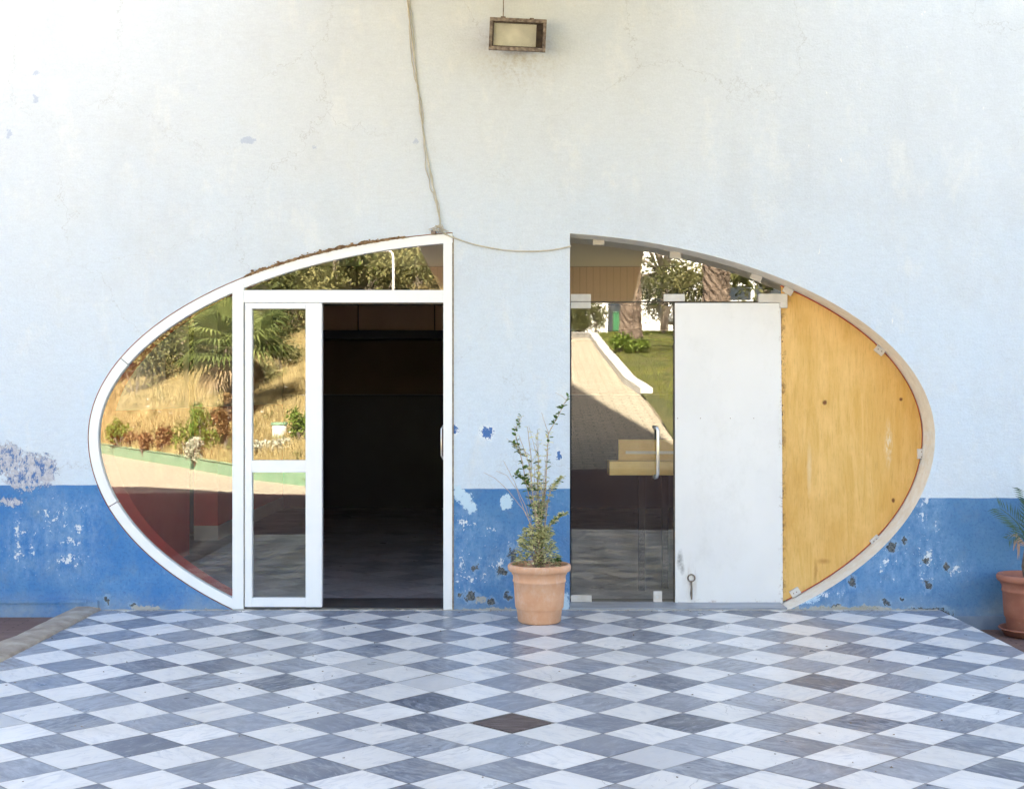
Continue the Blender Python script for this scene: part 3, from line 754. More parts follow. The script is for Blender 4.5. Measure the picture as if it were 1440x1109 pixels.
obj('room_side_wall', box(3.9, 4.1, TH + .001, 8.3, -.01, 2.95), M['brownwall'], bld)
Zk, Zj = 10.40, 10.28  # two added panels inside imitate the canopy soffit mirrored in the glass
obj('reflection_panel', ([(WX(603, Zk), Zk - CAMD, WZ(375, Zk)), (WX(628, Zk), Zk - CAMD, WZ(424, Zk)), (WX(893, Zk), Zk - CAMD, WZ(424, Zk)), (WX(905, Zk), Zk - CAMD, WZ(375, Zk)),
    (WX(603, Zk), Zk - CAMD + .3, WZ(375, Zk)), (WX(628, Zk), Zk - CAMD + .3, WZ(424, Zk)), (WX(893, Zk), Zk - CAMD + .3, WZ(424, Zk)), (WX(905, Zk), Zk - CAMD + .3, WZ(375, Zk))],
    [(0, 1, 2, 3), (4, 7, 6, 5), (0, 4, 5, 1), (1, 5, 6, 2), (2, 6, 7, 3), (3, 7, 4, 0)]), M['soffit2'], bld, label='brown boarded panel added inside behind the pier, standing in for the mirrored canopy')
obj('reflection_panel_top', ([(WX(575, Zj), Zj - CAMD, WZ(322, Zj)), (WX(603, Zk), Zk - CAMD, WZ(374.5, Zk)), (WX(905, Zk), Zk - CAMD, WZ(374.5, Zk)), (WX(918, Zj), Zj - CAMD, WZ(322, Zj)),
    (WX(575, Zj), Zj - CAMD, WZ(322, Zj) + .1), (WX(603, Zk), Zk - CAMD, WZ(374.5, Zk) + .12), (WX(905, Zk), Zk - CAMD, WZ(374.5, Zk) + .12), (WX(918, Zj), Zj - CAMD, WZ(322, Zj) + .1)],
    [(0, 1, 2, 3), (4, 7, 6, 5), (0, 4, 5, 1), (1, 5, 6, 2), (2, 6, 7, 3), (3, 7, 4, 0)]), M['soffit'], bld, label='cream panel added above the boarded one, standing in for the mirrored canopy underside')
eb = obj('wall_hole_box', box(-3.15, -3.08, 2.35, 2.72, 1.70, 1.92), M['darkmetal'], origin=(-3.15, 2.5, 1.7), bevel=.004, label='small dark box standing for a hole in the white side wall inside the room, seen through the left glass', cat='dark box')  # dark box stands in for a small square hole in the wall

# counter seen through the glass door
Zt = 10.05; yt = Zt - CAMD
ct = empty('counter', (1.6, yt, 0), 'wooden counter inside the room behind the glass door', 'counter')
obj('tabletop', box(WX(857, Zt), 2.6, yt, yt + .24, WZ(668, Zt), WZ(648.5, Zt)), M['timber'], ct, bevel=.003)
obj('back_board', box(WX(870, Zt + .2), 2.6, yt + .2, yt + .24, WZ(650, Zt), WZ(618, Zt + .2)), M['timber'], ct, bevel=.002)
obj('tape_strip', box(WX(880, Zt + .19), 2.3, yt + .195, yt + .1995, WZ(638, Zt + .19), WZ(634, Zt + .19)), M['tape'], ct)
for lx, ly in ((1.0, yt + .05), (1.2, yt + .17), (2.45, yt + .05), (2.45, yt + .17)):
    obj('leg', box(lx, lx + .05, ly, ly + .05, .012, WZ(668, Zt) - .001), M['darkmetal'], ct)

# ------------------------------------------------------------------ tiled floors
HD = .212
ZR_ = [8.966, 8.506, 8.053, 7.596, 7.166, 6.718, 6.279, 5.893, 5.51, 5.138]
def yrow(k):
    if k <= 0: return -(CAMD - ZR_[0]) + (-k) * .435
    if k >= 9: return -(CAMD - ZR_[9]) - (k - 9) * .40
    i = int(k); t = k - i
    Z = ZR_[i] + (ZR_[i + 1] - ZR_[i]) * t if i < 9 else ZR_[9]
    return -(CAMD - Z)
def hdw(y):
    Z = max(4.9, min(9.3, y + CAMD)); return (87.5 + .2548 * (554.5 + 2808 / Z - 874)) / 2 * Z / F
def tiles(x0, x1, ya, yb, z, seed):
    random.seed(seed)
    V, Fc, cols, uvs = [], [], [], []
    gp = .0030
    for n_ in range(-40, 41):
        for k2 in range(-60, 50):
            k = k2 + (.5 if n_ % 2 else 0)
            yc = (yrow(k) + yrow(k + 1)) / 2; cx = n_ * hdw(yc)
            if cx < x0 - HD or cx > x1 + HD or yc > yb + .3 or yc < ya - .3: continue
            isdr = (n_ == 0 and k == 6 and seed == 11)
            pts = [(n_ * hdw(yrow(k)), yrow(k)), ((n_ + 1) * hdw(yrow(k + .5)), yrow(k + .5)), (n_ * hdw(yrow(k + 1)), yrow(k + 1)), ((n_ - 1) * hdw(yrow(k + .5)), yrow(k + .5))]
            pts = [(cx + (a - cx) * (1 - gp / HD), yc + (b - yc) * (1 - gp / HD)) for a, b in pts]
            pts = pts[::-1]
            for ax, val, kg in ((0, x0, True), (0, x1, False), (1, ya, True), (1, yb, False)):
                pts = clip_ax(pts, ax, val, kg)
                if len(pts) < 3: break
            r1, r2 = R(), R(); ang = random.choice((.785, -.785, .785, 2.36)) + U(-.2, .2); ou, ov = U(0, 90), U(0, 90)
            if len(pts) < 3 or isdr: continue
            dz = U(-.0006, .0006); sx, sy = U(-.002, .002), U(-.002, .002)
            b = len(V)
            V += [(x, y, z + dz + (x - cx) * sx + (y - yc) * sy) for x, y in pts]
            Fc.append(tuple(range(b, b + len(pts))))
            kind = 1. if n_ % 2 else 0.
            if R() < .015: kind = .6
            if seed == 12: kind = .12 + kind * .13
            cols.append((kind, r1, r2))
            ca, sa = math.cos(ang), math.sin(ang)
            for x, y in pts:
                u, v = (x - cx) * 3, (y - yc) * 3
                uvs.append((u * ca - v * sa + ou, u * sa + v * ca + ov))
    return V, Fc, cols, uvs
V, Fc, cols, uvs = tiles(-3.0, 3.1, -5.0, .02, 0., 11)
obj('patio_floor', (V, Fc), M['tile'], cols=cols, uvs=uvs, kind='structure', label='checkered patio of grey and white marble tiles laid diagonally')
obj('patio_bed', join(box(-3.0, 3.1, -5.0, TH, -.35, -.004)), M['grout'], kind='structure', label='concrete bed under the patio tiles')
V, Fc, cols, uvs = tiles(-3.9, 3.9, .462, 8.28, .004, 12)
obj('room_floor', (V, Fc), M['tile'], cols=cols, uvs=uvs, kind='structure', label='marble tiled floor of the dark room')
obj('room_floor_bed', box(-5.0, 3.9, TH + .001, 8.28, -.3, -.003), M['grout'], kind='structure', label='concrete bed under the room floor')
random.seed(5)
V, Fc = [], []
for _ in range(260):
    x = U(-2.95, 3.05); y = -.01 - abs(random.gauss(0, .05)) if R() < .6 else U(-4.6, -.05)
    s_ = U(.002, .006) * (1 if y > -.3 else 1.1); b = len(V); a = U(0, 6.28); h_ = U(.001, .005)
    V += [(x + s_ * 1.6 * math.cos(a), y + s_ * 1.6 * math.sin(a), .002), (x - s_ * math.sin(a), y + s_ * math.cos(a), .002), (x - s_ * 1.5 * math.cos(a), y - s_ * 1.5 * math.sin(a), .002), (x + s_ * math.sin(a), y - s_ * math.cos(a), .002), (x, y, .002 + h_)]
    Fc += [(b, b+1, b+4), (b+1, b+2, b+4), (b+2, b+3, b+4), (b+3, b, b+4)]
obj('grit', (V, Fc), simple('grit_and_dry_bits', (.10, .07, .05), (.40, .30, .20), 50, .9), kind='stuff', label='grit and dry leaf bits scattered on the patio tiles')
# the drain cover tile
dr = [(0, yrow(6)), (HD, yrow(6.5)), (0, yrow(7)), (-HD, yrow(6.5))]
yc = yrow(6.5)
dr = [(x * .88, yc + (y - yc) * .90) for x, y in dr][::-1]
n = N('drain_cover', .7, .4)
wv = n.noise(14, n.stretch((.6, 6, 1)), 5, .7)
n.col(n.mix(n.ramp(wv, .38, .66), (.07, .05, .046), (.18, .14, .135))); n.bump(wv, .006, .8); M['drain'] = n.m
obj('drain_cover', ([(x, y, -.003) for x, y in dr] + [(x, y, .001) for x, y in dr] , [(4, 5, 6, 7), (0, 1, 5, 4), (1, 2, 6, 5), (2, 3, 7, 6), (3, 0, 4, 7)]), M['drain'], origin=(0, yc, 0), label='brown lozenge drain cover set among the patio tiles', cat='drain cover')
# kerb on the left side of the patio
def kerbstone():
    V, Fc = [], []; n_ = 70
    for i in range(n_ + 1):
        y = -.002 - i * 4.9 / n_
        wob = noise.noise((0, y * 2.2, 1)) * .018 + noise.noise((0, y * 9, 4)) * .008
        wl = noise.noise((5, y * 2, 1)) * .02 + (.05 if y < -1.1 else .0) * min(1, max(0, (-1.1 - y) * 3))
        h = .030 + noise.noise((2, y * 5, 1)) * .008
        xs = [(-3.19 - wl, -.08), (-3.185 - wl, h - .018), (-3.15 - wl, h - .002), (-3.06 + wob, h), (-3.015 + wob, h - .008), (-2.985 + wob, h * .5), (-2.975 + wob, -.002), (-2.975 + wob, -.02)]
        V += [(x, y, z) for x, z in xs]
    m = 8
    for i in range(n_):
        for q in range(m - 1): Fc.append((i*m+q, i*m+q+1, (i+1)*m+q+1, (i+1)*m+q))
    Fc.append(tuple(range(m)))
    return V, Fc
obj('patio_kerb', kerbstone(), M['concrete'], smooth=True, origin=(-3.1, -1, 0), label='worn concrete kerb along the left edge of the patio', cat='kerb')

# ------------------------------------------------------------------ terrain in front of the building (behind the camera)
def sst(a, b, x):
    t = max(0, min(1, (x - a) / (b - a))); return t * t * (3 - 2 * t)
def interp(tab, x):
    if x <= tab[0][0]: return tab[0][1]
    for (a, fa), (b, fb) in zip(tab, tab[1:]):
        if x <= b: return fa + (fb - fa) * (x - a) / (b - a)
    return tab[-1][1]
def ramp_h(d):
    if d < 9: return 0
    if d < 30: return .16 * (d - 9)
    return 3.36 + .05 * (d - 30)
def road_h(x, d): return ramp_h(d) * sst(-3.2, .6, x) - .02
DC = [(-60, 70), (-14, 30.5), (-11.4, 26), (-5.5, 15.7), (-3.5, 12.8), (-2.4, 12.0), (-1.6, 12.2)]
XRT = [(9.5, 8), (10.3, 4.5), (11.5, 3.3), (13.5, 2.95), (18.6, 2.9), (20.3, 2.67), (25.9, 2.48), (30, 2.4), (36, 1.9), (60, 1.5)]
def dc(x): return interp(DC, x)
def xr(d): return interp(XRT, d)
def garden_h(x, d):
    q = d - dc(x)
    h = road_h(x, dc(x)) + .12 + .20 * max(0, q) + .16 * max(0, d - 44)
    h = max(h, road_h(x, d) + .05 if x > -3.2 else h)
    return h + .12 * noise.noise((x * .35, d * .35, 0)) * min(1, q)
def lawn_h(x, d): return road_h(x, d) + .05 + .05 * noise.noise((x * .5, d * .5, 2)) + .02 * max(0, x - xr(d))
# paving close to the patio (brown, ribbed)
def pav(u, v):
    x = -16 + 32 * u; d = -.0 + 9.7 * v
    z = -.05 if x < -3.0 else (-.14 if x > 3.1 else -.03)
    return x, d, z
def pave(x0, x1, d0, d1, zf):
    return [(x0, -d1, zf(d1)), (x1, -d1, zf(d1)), (x1, -d0, zf(d0)), (x0, -d0, zf(d0))], [(0, 1, 2, 3)]
zl = lambda d: -.05 + .03 * sst(4.0, 5.0, d)
zr_ = lambda d: -.14 + .12 * sst(3.4, 5.0, d)
segs = []
for a, b in ((.0, 3.4), (3.4, 4.2), (4.2, 5.0)):
    segs.append(pave(-16, -3.12, a, b, zl)); segs.append(pave(3.09, 16, a, b, zr_))
segs.append(pave(-16, 16, 5.0, 9.0, lambda d: -.02))
segs.append(grid(lambda u, v: (-16 + 32 * u, -(9.0 + 2.2 * (1 - v)), road_h(-16 + 32 * u, 9.0 + 2.2 * (1 - v)) + .004 * (1 if v < 1 else 0)), 40, 8))
obj('paving', join(*segs), M['pav_brown'], kind='structure', label='ribbed brown paving around the patio')
# right hand red tile edging strip beside the patio
# cream road: left branch and ramp
obj('road', join(grid(lambda u, v: ((lambda x, d: (x, -d, road_h(x, d)))(-60 + 58.4 * u ** .5, 11.1 + (dc(-60 + 58.4 * u ** .5) - 11.1) * v)), 80, 24),
                 grid(lambda u, v: ((lambda d: (-1.6 + (xr(d) + 1.6) * u, -d, road_h(-1.6 + (xr(d) + 1.6) * u, d)))(11.1 + 60 * v * v)), 20, 90)), M['pav_cream'], kind='structure', smooth=True, label='cream block paved road and ramp')
obj('garden_bank', grid(lambda u, v: ((lambda x: (x, -(dc(x) + (95 - dc(x)) * v ** 1.5), garden_h(x, dc(x) + (95 - dc(x)) * v ** 1.5)))(-60 + 58.4 * u ** .5)), 110, 90), M['drygr'], kind='structure', smooth=True, label='dry grassy garden bank')
obj('lawn', grid(lambda u, v: ((lambda d: (xr(d) + 50 * u * u, -d, lawn_h(xr(d) + 50 * u * u, d)))(9.6 + 60 * v)), 50, 90), M['lawn'], kind='structure', smooth=True, label='lawn beside the ramp')
obj('ground', join(box(-400, 400, -600, 300, -1.2, -.5)), M['earth'], kind='structure', label='surrounding earth')

def kerb_line(name, pts, hfun, w, h, mat, label, gap=None):
    V, Fc = [], []; n_ = len(pts)
    for i, (x, d) in enumerate(pts):
        a, b = pts[max(0, i - 1)], pts[min(n_ - 1, i + 1)]
        tx, td = b[0] - a[0], b[1] - a[1]; l = math.hypot(tx, td); nx, nd = td / l, -tx / l
        z = hfun(x, d)
        jit = noise.noise((x * 2, d * 2, 7)) * .02
        for o_, zz in ((0, -.1), (0, h + jit), (.02, h + .01 + jit), (w - .02, h + .01 + jit), (w, h + jit), (w, -.1)):
            V.append((x + nx * o_, -(d + nd * o_), z + zz))
    for i in range(n_ - 1):
        for q in range(5): Fc.append((i*6+q, (i+1)*6+q, (i+1)*6+q+1, i*6+q+1))
    Fc += [tuple(range(6)), tuple(range((n_-1)*6, n_*6))[::-1]]
    return obj(name, (V, Fc), mat, origin=(pts[0][0], -pts[0][1], 0), label=label, cat='kerb')
gp_ = [(x, dc(x)) for x in [-30 + i * .35 for i in range(82)]]
kerb_line('garden_kerb', gp_, road_h, -.22, .24, M['greencurb'], 'green painted kerb in front of the dry garden bank, reflected in the left glass')
wp = [(xr(d) - .02, d) for d in [18.6 + i * .3 for i in range(56)]]
kerb_line('lawn_kerb', wp, road_h, .26, .17, M['whitecurb'], 'white painted kerb between ramp and lawn, reflected in the glass door')

# grass
def blades(n_, sampler, hfun, hmin, hmax, w, seed):
    random.seed(seed)
    V, Fc, cols = [], [], []
    for _ in range(n_):
        x, d = sampler()
        z = hfun(x, d) - .02
        cl = .5 + .5 * noise.noise((x * .8, d * .8, 5))
        hh = U(hmin, hmax) * (.5 + cl)
        a = U(0, 6.28); dx, dy = math.cos(a) * w, math.sin(a) * w
        lx, ly = U(-.35, .35) * hh, U(-.35, .35) * hh
        b = len(V)
        V += [(x - dx, -d - dy, z), (x + dx, -d + dy, z), (x + lx, -d + ly, z + hh)]
        Fc.append((b, b + 1, b + 2)); t = min(1, max(0, .25 + .5 * cl + U(-.35, .35))); cols.append((t, t, t))
    return V, Fc, cols
def s_garden():
    while True:
        z = U(22, 46) if R() < .88 else U(46, 60); d = z - 9.3; px = U(120, 640)
        x = (px - 720) / F * z
        if x < -1.8 and d > dc(x) + .15: return x, d
V, Fc, cols = blades(120000, s_garden, garden_h, .12, .36, .013, 21)
obj('dry_grass', (V, Fc), M['dryblade'], cols=cols, kind='stuff', label='dry golden grass on the garden bank')
def s_lawn():
    while True:
        z = U(19, 52); d = z - 9.8; x = U(2.4, 9.5)
        if d > 10 and x > xr(d) + .28: return x, d
V, Fc, cols = blades(60000, s_lawn, lawn_h, .04, .13, .009, 22)
obj('lawn_grass', (V, Fc), M['greenblade'], cols=cols, kind='stuff', label='green grass on the lawn by the ramp')

def cloud(blobs, n_, s, squash=1., shell=.5):
    V, Fc, cols = [], [], []
    tot = sum(b[3] ** 2 for b in blobs)
    for (bx, by, bz, br) in blobs:
        m = max(4, int(n_ * br * br / tot)); shade = U(-.25, .25)
        for _ in range(m):
            th, ph = U(0, 6.283), math.acos(U(-1, 1)); r = br * (shell + (1 - shell) * R()) * U(.75, 1.12)
            x, y, z = bx + r * math.sin(ph) * math.cos(th), by + r * math.sin(ph) * math.sin(th), bz + r * math.cos(ph) * squash
            a = Vector((U(-1, 1), U(-1, 1), U(-1, 1))).normalized(); b_ = a.cross(Vector((U(-1, 1), U(-1, 1), U(-1, 1)))).normalized()
            l, w = s * U(.7, 1.5), s * U(.3, .55)
            p = Vector((x, y, z)); i = len(V)
            V += [tuple(p - a * l * .5), tuple(p + b_ * w * .5), tuple(p + a * l * .5), tuple(p - b_ * w * .5)]
            Fc.append((i, i + 1, i + 2, i + 3)); t = min(1, max(0, .45 + shade + U(-.4, .4))); cols.append((t, t, t))
    return V, Fc, cols
def shrub(x, d, h, r, matn, n_, s, label, group, hf=garden_h, name='shrub'):
    z = hf(x, d); t = empty(name, (x, -d, z), label, 'shrub', group)
    bl = [(x + U(-.5, .5) * r, -d + U(-.5, .5) * r, z + h * U(.3, .8), r * U(.35, .6)) for _ in range(7)]
    V, Fc, cols = cloud(bl, n_, s, min(1.3, h / (2 * r) + .3), .2)
    obj('foliage', (V, Fc), M[matn], t, cols=cols)
    st = [tube([(x, -d, z - .05), (x + U(-.3, .3) * r, -d + U(-.3, .3) * r, z + h * .35), (b[0], b[1], b[2])], [.02, .014, .006], 5) for b in bl]
    obj('stem', join(*st), M['trunk'], t)
def tree(x, d, z, h, cr, matn, label, group, n_=4500, s=.22, name='tree', tr=.16):
    t = empty(name, (x, -d, z), label, 'tree', group)
    th = h - cr * 1.3
    tp = [(x, -d, z - .2), (x + U(-.1, .1), -d, z + th * .5), (x + U(-.2, .2), -d + U(-.2, .2), z + th)]
    parts = [tube(tp, [tr, tr * .8, tr * .65], 9)]
    bl = []
    for k in range(13):
        a = U(0, 6.28); rr = cr * U(.15, .85); zz = z + th + cr * U(-.35, 1.2)
        e = (x + rr * math.cos(a), -d + rr * math.sin(a), zz)
        st = (tp[2][0], tp[2][1], z + th * U(.8, 1)); mid = tuple((st[i] + e[i]) / 2 + U(-.15, .15) for i in range(3))
        parts.append(tube([st, mid, e], [tr * .45, tr * .3, tr * .1], 6))
        bl.append((*e, cr * U(.28, .5)))
    obj('trunk', join(*parts), M['trunk'], t)
    V, Fc, cols = cloud(bl, n_, s, .85, .15)
    obj('crown', (V, Fc), M[matn], t, cols=cols)
random.seed(31)
def at(px, Z, m=0.): return (px - 720) / F * Z, Z - 9.28 - 2 * m
# shrubs along the green kerb
for px, Z, h, r, mt, lab in (
    (170, 33.5, .75, .55, 'leaf_bright', 'small green shrub at the far left of the garden kerb'),
    (185, 33.0, .40, .45, 'leaf_red', 'low reddish shrub beside the far left green shrub'),
    (202, 31.0, .55, .30, 'leaf_red', 'reddish shrub second from the left behind the kerb'),
    (231, 30.0, .60, .30, 'leaf_red', 'thin brown-red shrub between the red and the green ones'),
    (262, 28.2, .95, .50, 'leaf_bright', 'green shrub with bare stems near the mullion reflection'),
    (292, 27.6, 1.1, .50, 'leaf_bright', 'taller bright green shrub nearest to the mullion reflection'),
    (272, 27.2, .55, .30, 'leaf_silver', 'white flowering bush in front of the green shrubs'),
    (318, 27.2, 1.5, .35, 'leaf_red', 'upright reddish shrub hard by the mullion reflection'),
    (372, 25.2, .30, .26, 'leaf_silver', 'pale grey bush left of the white tub'),
    (398, 24.9, .26, .28, 'leaf_silver', 'pale grey bush right in front of the white tub'),
    (424, 25.0, .75, .38, 'leaf_bright', 'leafy green shrub right of the white tub'),
    (470, 25.5, .8, .5, 'leaf_bright', 'green shrub farther along behind the doorway'),
    (395, 37.0, 1.3, 1.0, 'leaf_olive', 'dark olive bush under the fan palm on the right side'),
    (365, 35.5, 1.0, .8, 'leaf_olive', 'dark olive bush behind the palm trunk')):
    x, d = at(px, Z); shrub(x, d, h, r, mt, int(750 * max(1, r * 2)), .09, lab, 'shrubs on the garden bank')
bl = []
for _ in range(300):
    x, d = s_garden()
    if d > 38: continue
    r = U(.07, .24); bl.append((x, -d, garden_h(x, d) + r * .7, r))
V, Fc, cols = cloud(bl, 15000, .07, .9, .1)
obj('weeds', (V, Fc), foliage('weed_leaves', (.09, .085, .03), (.36, .34, .12), .2), cols=cols, kind='stuff', label='low olive weeds scattered through the dry grass')
# fan palm
def fan_palm(x, d, z, h, R_, label):
    t = empty('fan_palm', (x, -d, z), label, 'palm', None)
    V, Fc = tube([(x, -d, z - .2), (x + .02, -d, z + h * .5), (x, -d, z + h)], [.22, .19, .17], 12)
    V = [(a + U(-.02, .02), b + U(-.02, .02), c) for a, b, c in V]
    obj('trunk', (V, Fc), M['bark'], t)
    for nm, cnt, elo, ehi, mt in (('fronds', 40, -.35, 1.4, 'palm_leaf'), ('dead_fronds', 9, -1.2, -.5, 'palm_dead')):
        V, Fc, cols = [], [], []
        for k in range(cnt):
            az = U(0, 6.283); el = U(elo, ehi)
            dr_ = Vector((math.cos(az) * math.cos(el), math.sin(az) * math.cos(el), math.sin(el)))
            side = dr_.cross(Vector((0, 0, 1))).normalized(); upv = side.cross(dr_).normalized()
            L = R_ * U(.35, .55); c0 = Vector((x, -d, z + h)); hub = c0 + dr_ * L - Vector((0, 0, .12 * L))
            tv, tf = tube([c0, c0 + dr_ * L * .5, hub], [.02, .014, .010], 4); b = len(V); V += tv; Fc += [tuple(i + b for i in q) for q in tf]; cols += [(.4,) * 3] * len(tf)
            ns = 24; fl = R_ * U(.32, .62) * (1 if nm == 'fronds' else .62); sh = U(.2, .8)
            for j in range(ns):
                a = (j / (ns - 1) - .5) * 3.6
                dv = (dr_ * math.cos(a) + side * math.sin(a)).normalized()
                e1 = hub + dv * fl * .6 + upv * .04; e2 = hub + dv * fl * U(.85, 1.05) - Vector((0, 0, fl * (U(.10, .35) if nm == 'fronds' else U(.2, .5))))
                sd = dv.cross(upv).normalized() * .015 * R_; b = len(V)
                V += [tuple(hub), tuple(e1 + sd), tuple(e1 - sd), tuple(e2)]
                Fc += [(b, b + 1, b + 2), (b + 1, b + 3, b + 2)]; q = min(1, max(0, sh + U(-.3, .3))); cols += [(q,) * 3] * 2
        obj(nm, (V, Fc), M[mt], t, cols=cols)
x, d = at(326, 30.5); fan_palm(x, d, garden_h(x, d), 1.95, 1.75, 'low fan palm with a skirt of dead fronds on the garden bank')
# dry flower heads
V, Fc = [], []
for _ in range(220):
    x, d = s_garden()
    if d > 30: continue
    z = garden_h(x, d) + U(.35, .6); s = U(.03, .06); b = len(V)
    V += [(x + s * math.cos(a), -d + s * math.sin(a), z + U(-.01, .01)) for a in [i * 1.0472 for i in range(6)]]; Fc.append(tuple(range(b, b + 6)))
obj('white_flowers', (V, Fc), M['whitecurb'], kind='stuff', label='white umbel flower heads scattered in the dry grass')
# tub
x, d = at(391, 26.3); z = garden_h(x, d)
tb_ = empty('garden_tub', (x, -d, z), 'white and green striped tub standing in the dry grass, reflected in the white door leaf', 'tub')
obj('body', lathe([(0, z), (.13, z), (.135, z + .08), (.15, z + .32), (.145, z + .32), (.13, z + .2), (0, z + .2)], x, -d, 20), M['binW'], tb_, smooth=True)
obj('rim', lathe([(.148, z + .32), (.165, z + .32), (.165, z + .37), (.148, z + .37), (.146, z + .32)], x, -d, 20), M['greencurb'], tb_)
obj('base_band', lathe([(.136, z + .0), (.142, z), (.147, z + .1), (.14, z + .1)], x, -d, 20), M['greencurb'], tb_)

# trees behind the garden
random.seed(41)
k = 0
descr = ['olive green', 'dark', 'pale olive', 'dense']
pos = ['far left', 'left', 'above the far left shrubs', 'left of the fan palm', 'behind the fan palm', 'right of the fan palm', 'above the white door leaf', 'above the doorway', 'beside the white lamp post', 'behind the canopy end', 'rightmost of the bank']
for i, (px, Z, h, cr) in enumerate(((90, 62, 7, 2.8), (150, 50, 5.5, 2.4), (205, 58, 7, 2.8), (255, 52, 5.5, 2.4), (310, 50, 6, 2.6), (365, 47, 6, 2.5), (415, 52, 6.5, 2.8), (470, 49, 6.5, 2.5), (530, 55, 7.0, 2.8), (590, 50, 6.0, 2.6), (650, 54, 7.5, 3.0))):
    x, d = at(px, Z)
    tree(x, d, garden_h(x, d), h, cr, ['leaf_olive', 'leaf_dark', 'leaf_olive', 'leaf_bright'][i % 4], '%s tree on the bank, %s in the reflection' % (descr[i % 4], pos[i]), 'trees above the garden bank', 2600, .26)
for i, (px, Z) in enumerate(((120, 78), (230, 74), (340, 80), (450, 72), (560, 78), (660, 72))):
    x, d = at(px, Z)
    tree(x, d, garden_h(x, d), 8.5, 4.2, ['leaf_dark', 'leaf_olive'][i % 2], 'tall background tree high on the hill, %s of six' % ['first', 'second', 'third', 'fourth', 'fifth', 'last'][i], 'trees high on the hill', 2600, .42)
ordn = ['first', 'second', 'third', 'fourth', 'fifth', 'sixth', 'seventh', 'eighth', 'ninth', 'tenth', 'eleventh', 'twelfth']
for i in range(11):
    x, d = at(190 + i * 43, 45 + (i * 5 % 4) * 1.6); shrub(x, d, 2.6, 1.9, ['leaf_olive', 'leaf_dark', 'leaf_olive'][i % 3], 1500, .17, 'lower thicket bush on the bank, %s counting from the left' % ordn[i], 'lower thicket on the bank')
for i in range(12):
    x, d = at(170 + i * 44, 53 + (i * 7 % 4) * 1.8); shrub(x, d, 3.2, 2.4, ['leaf_dark', 'leaf_olive', 'leaf_bright'][i % 3], 1500, .22, 'upper thicket bush on the bank, %s counting from the left' % ordn[i], 'upper thicket on the bank')
# street lamp on the bank
x, d = at(553, 42); z = garden_h(x, d)
sl = empty('street_lamp', (x, -d, z), 'white street lamp post with a bent arm, reflected in the left fanlight', 'street lamp')
ztop = 1.56 + (554.5 - 351) * 42 / F
obj('post', tube([(x, -d, z - .1), (x, -d, ztop - .3), (x - .02, -d, ztop - .1), (x - .15, -d, ztop)], [.06, .045, .04, .035], 8), M['houseW'], sl, smooth=True)
obj('lamp_head', join(box(x - .45, x - .12, -d - .09, -d + .09, ztop - .06, ztop + .04)), M['houseW'], sl, bevel=.02)

# right side of the reflection: palms, hedge, house, bins, van
def date_palm(x, d, z, h, r, label, lean=0.):
    t = empty('date_palm', (x, -d, z), label, 'palm', None)
    V, Fc = [], []
    nr, ns = int(h * 9), 20
    for i in range(nr + 1):
        zz = z - .15 + (h + .15) * i / nr
        q = r * (1.28 - .30 * min(1, i / (nr * .16))) * (1 - .12 * i / nr)
        for k in range(ns):
            a = 2 * math.pi * (k + .5 * (i % 2)) / ns
            rr = q * (1 + (.13 if (i + k) % 2 else -.05) + U(-.05, .05))
            V.append((x + lean * (i / nr) + rr * math.cos(a), -d + rr * math.sin(a), zz + U(-.03, .03)))
    for i in range(nr):
        for k in range(ns):
            k2 = (k + 1) % ns; Fc.append((i*ns+k, i*ns+k2, (i+1)*ns+k2, (i+1)*ns+k))
    obj('trunk', (V, Fc), M['bark'], t)
    V, Fc, cols = [], [], []
    for k in range(38):
        az = U(0, 6.283); el = U(-.3, 1.3); L = U(2.2, 3.0); p = Vector((x + lean, -d, z + h)); dv = Vector((math.cos(az) * math.cos(el), math.sin(az) * math.cos(el), math.sin(el)))
        pts = [p.copy()]
        for s in range(9):
            dv = (dv - Vector((0, 0, .13))).normalized(); p = p + dv * L / 9; pts.append(p.copy())
        for s in range(1, 10):
            tg = (pts[s] - pts[s - 1]).normalized(); sd = tg.cross(Vector((0, 0, 1))).normalized()
            for q in range(3):
                c0 = pts[s - 1].lerp(pts[s], q / 3)
                for sg in (-1, 1):
                    e = c0 + (sd * sg * .8 + tg * .6).normalized() * U(.3, .45) * (1 - abs(s - 5) / 9) - Vector((0, 0, .08)); b = len(V)
                    V += [tuple(c0 - tg * .015), tuple(c0 + tg * .02), tuple(e)]; Fc.append((b, b + 1, b + 2)); u = U(0, 1); cols.append((u, u, u))
    obj('fronds', (V, Fc), M['palm_leaf'], t, cols=cols)
random.seed(51)
YM = .27
x, d = at(887, 36, YM); date_palm(x, d, lawn_h(x, d), 5.6, .31, 'date palm with a thick rough trunk on the lawn beside the white kerb')
x, d = at(1006, 31, YM); date_palm(x, d, lawn_h(x, d), 5.2, .31, 'second date palm with its rough trunk on the lawn, seen above the white board')
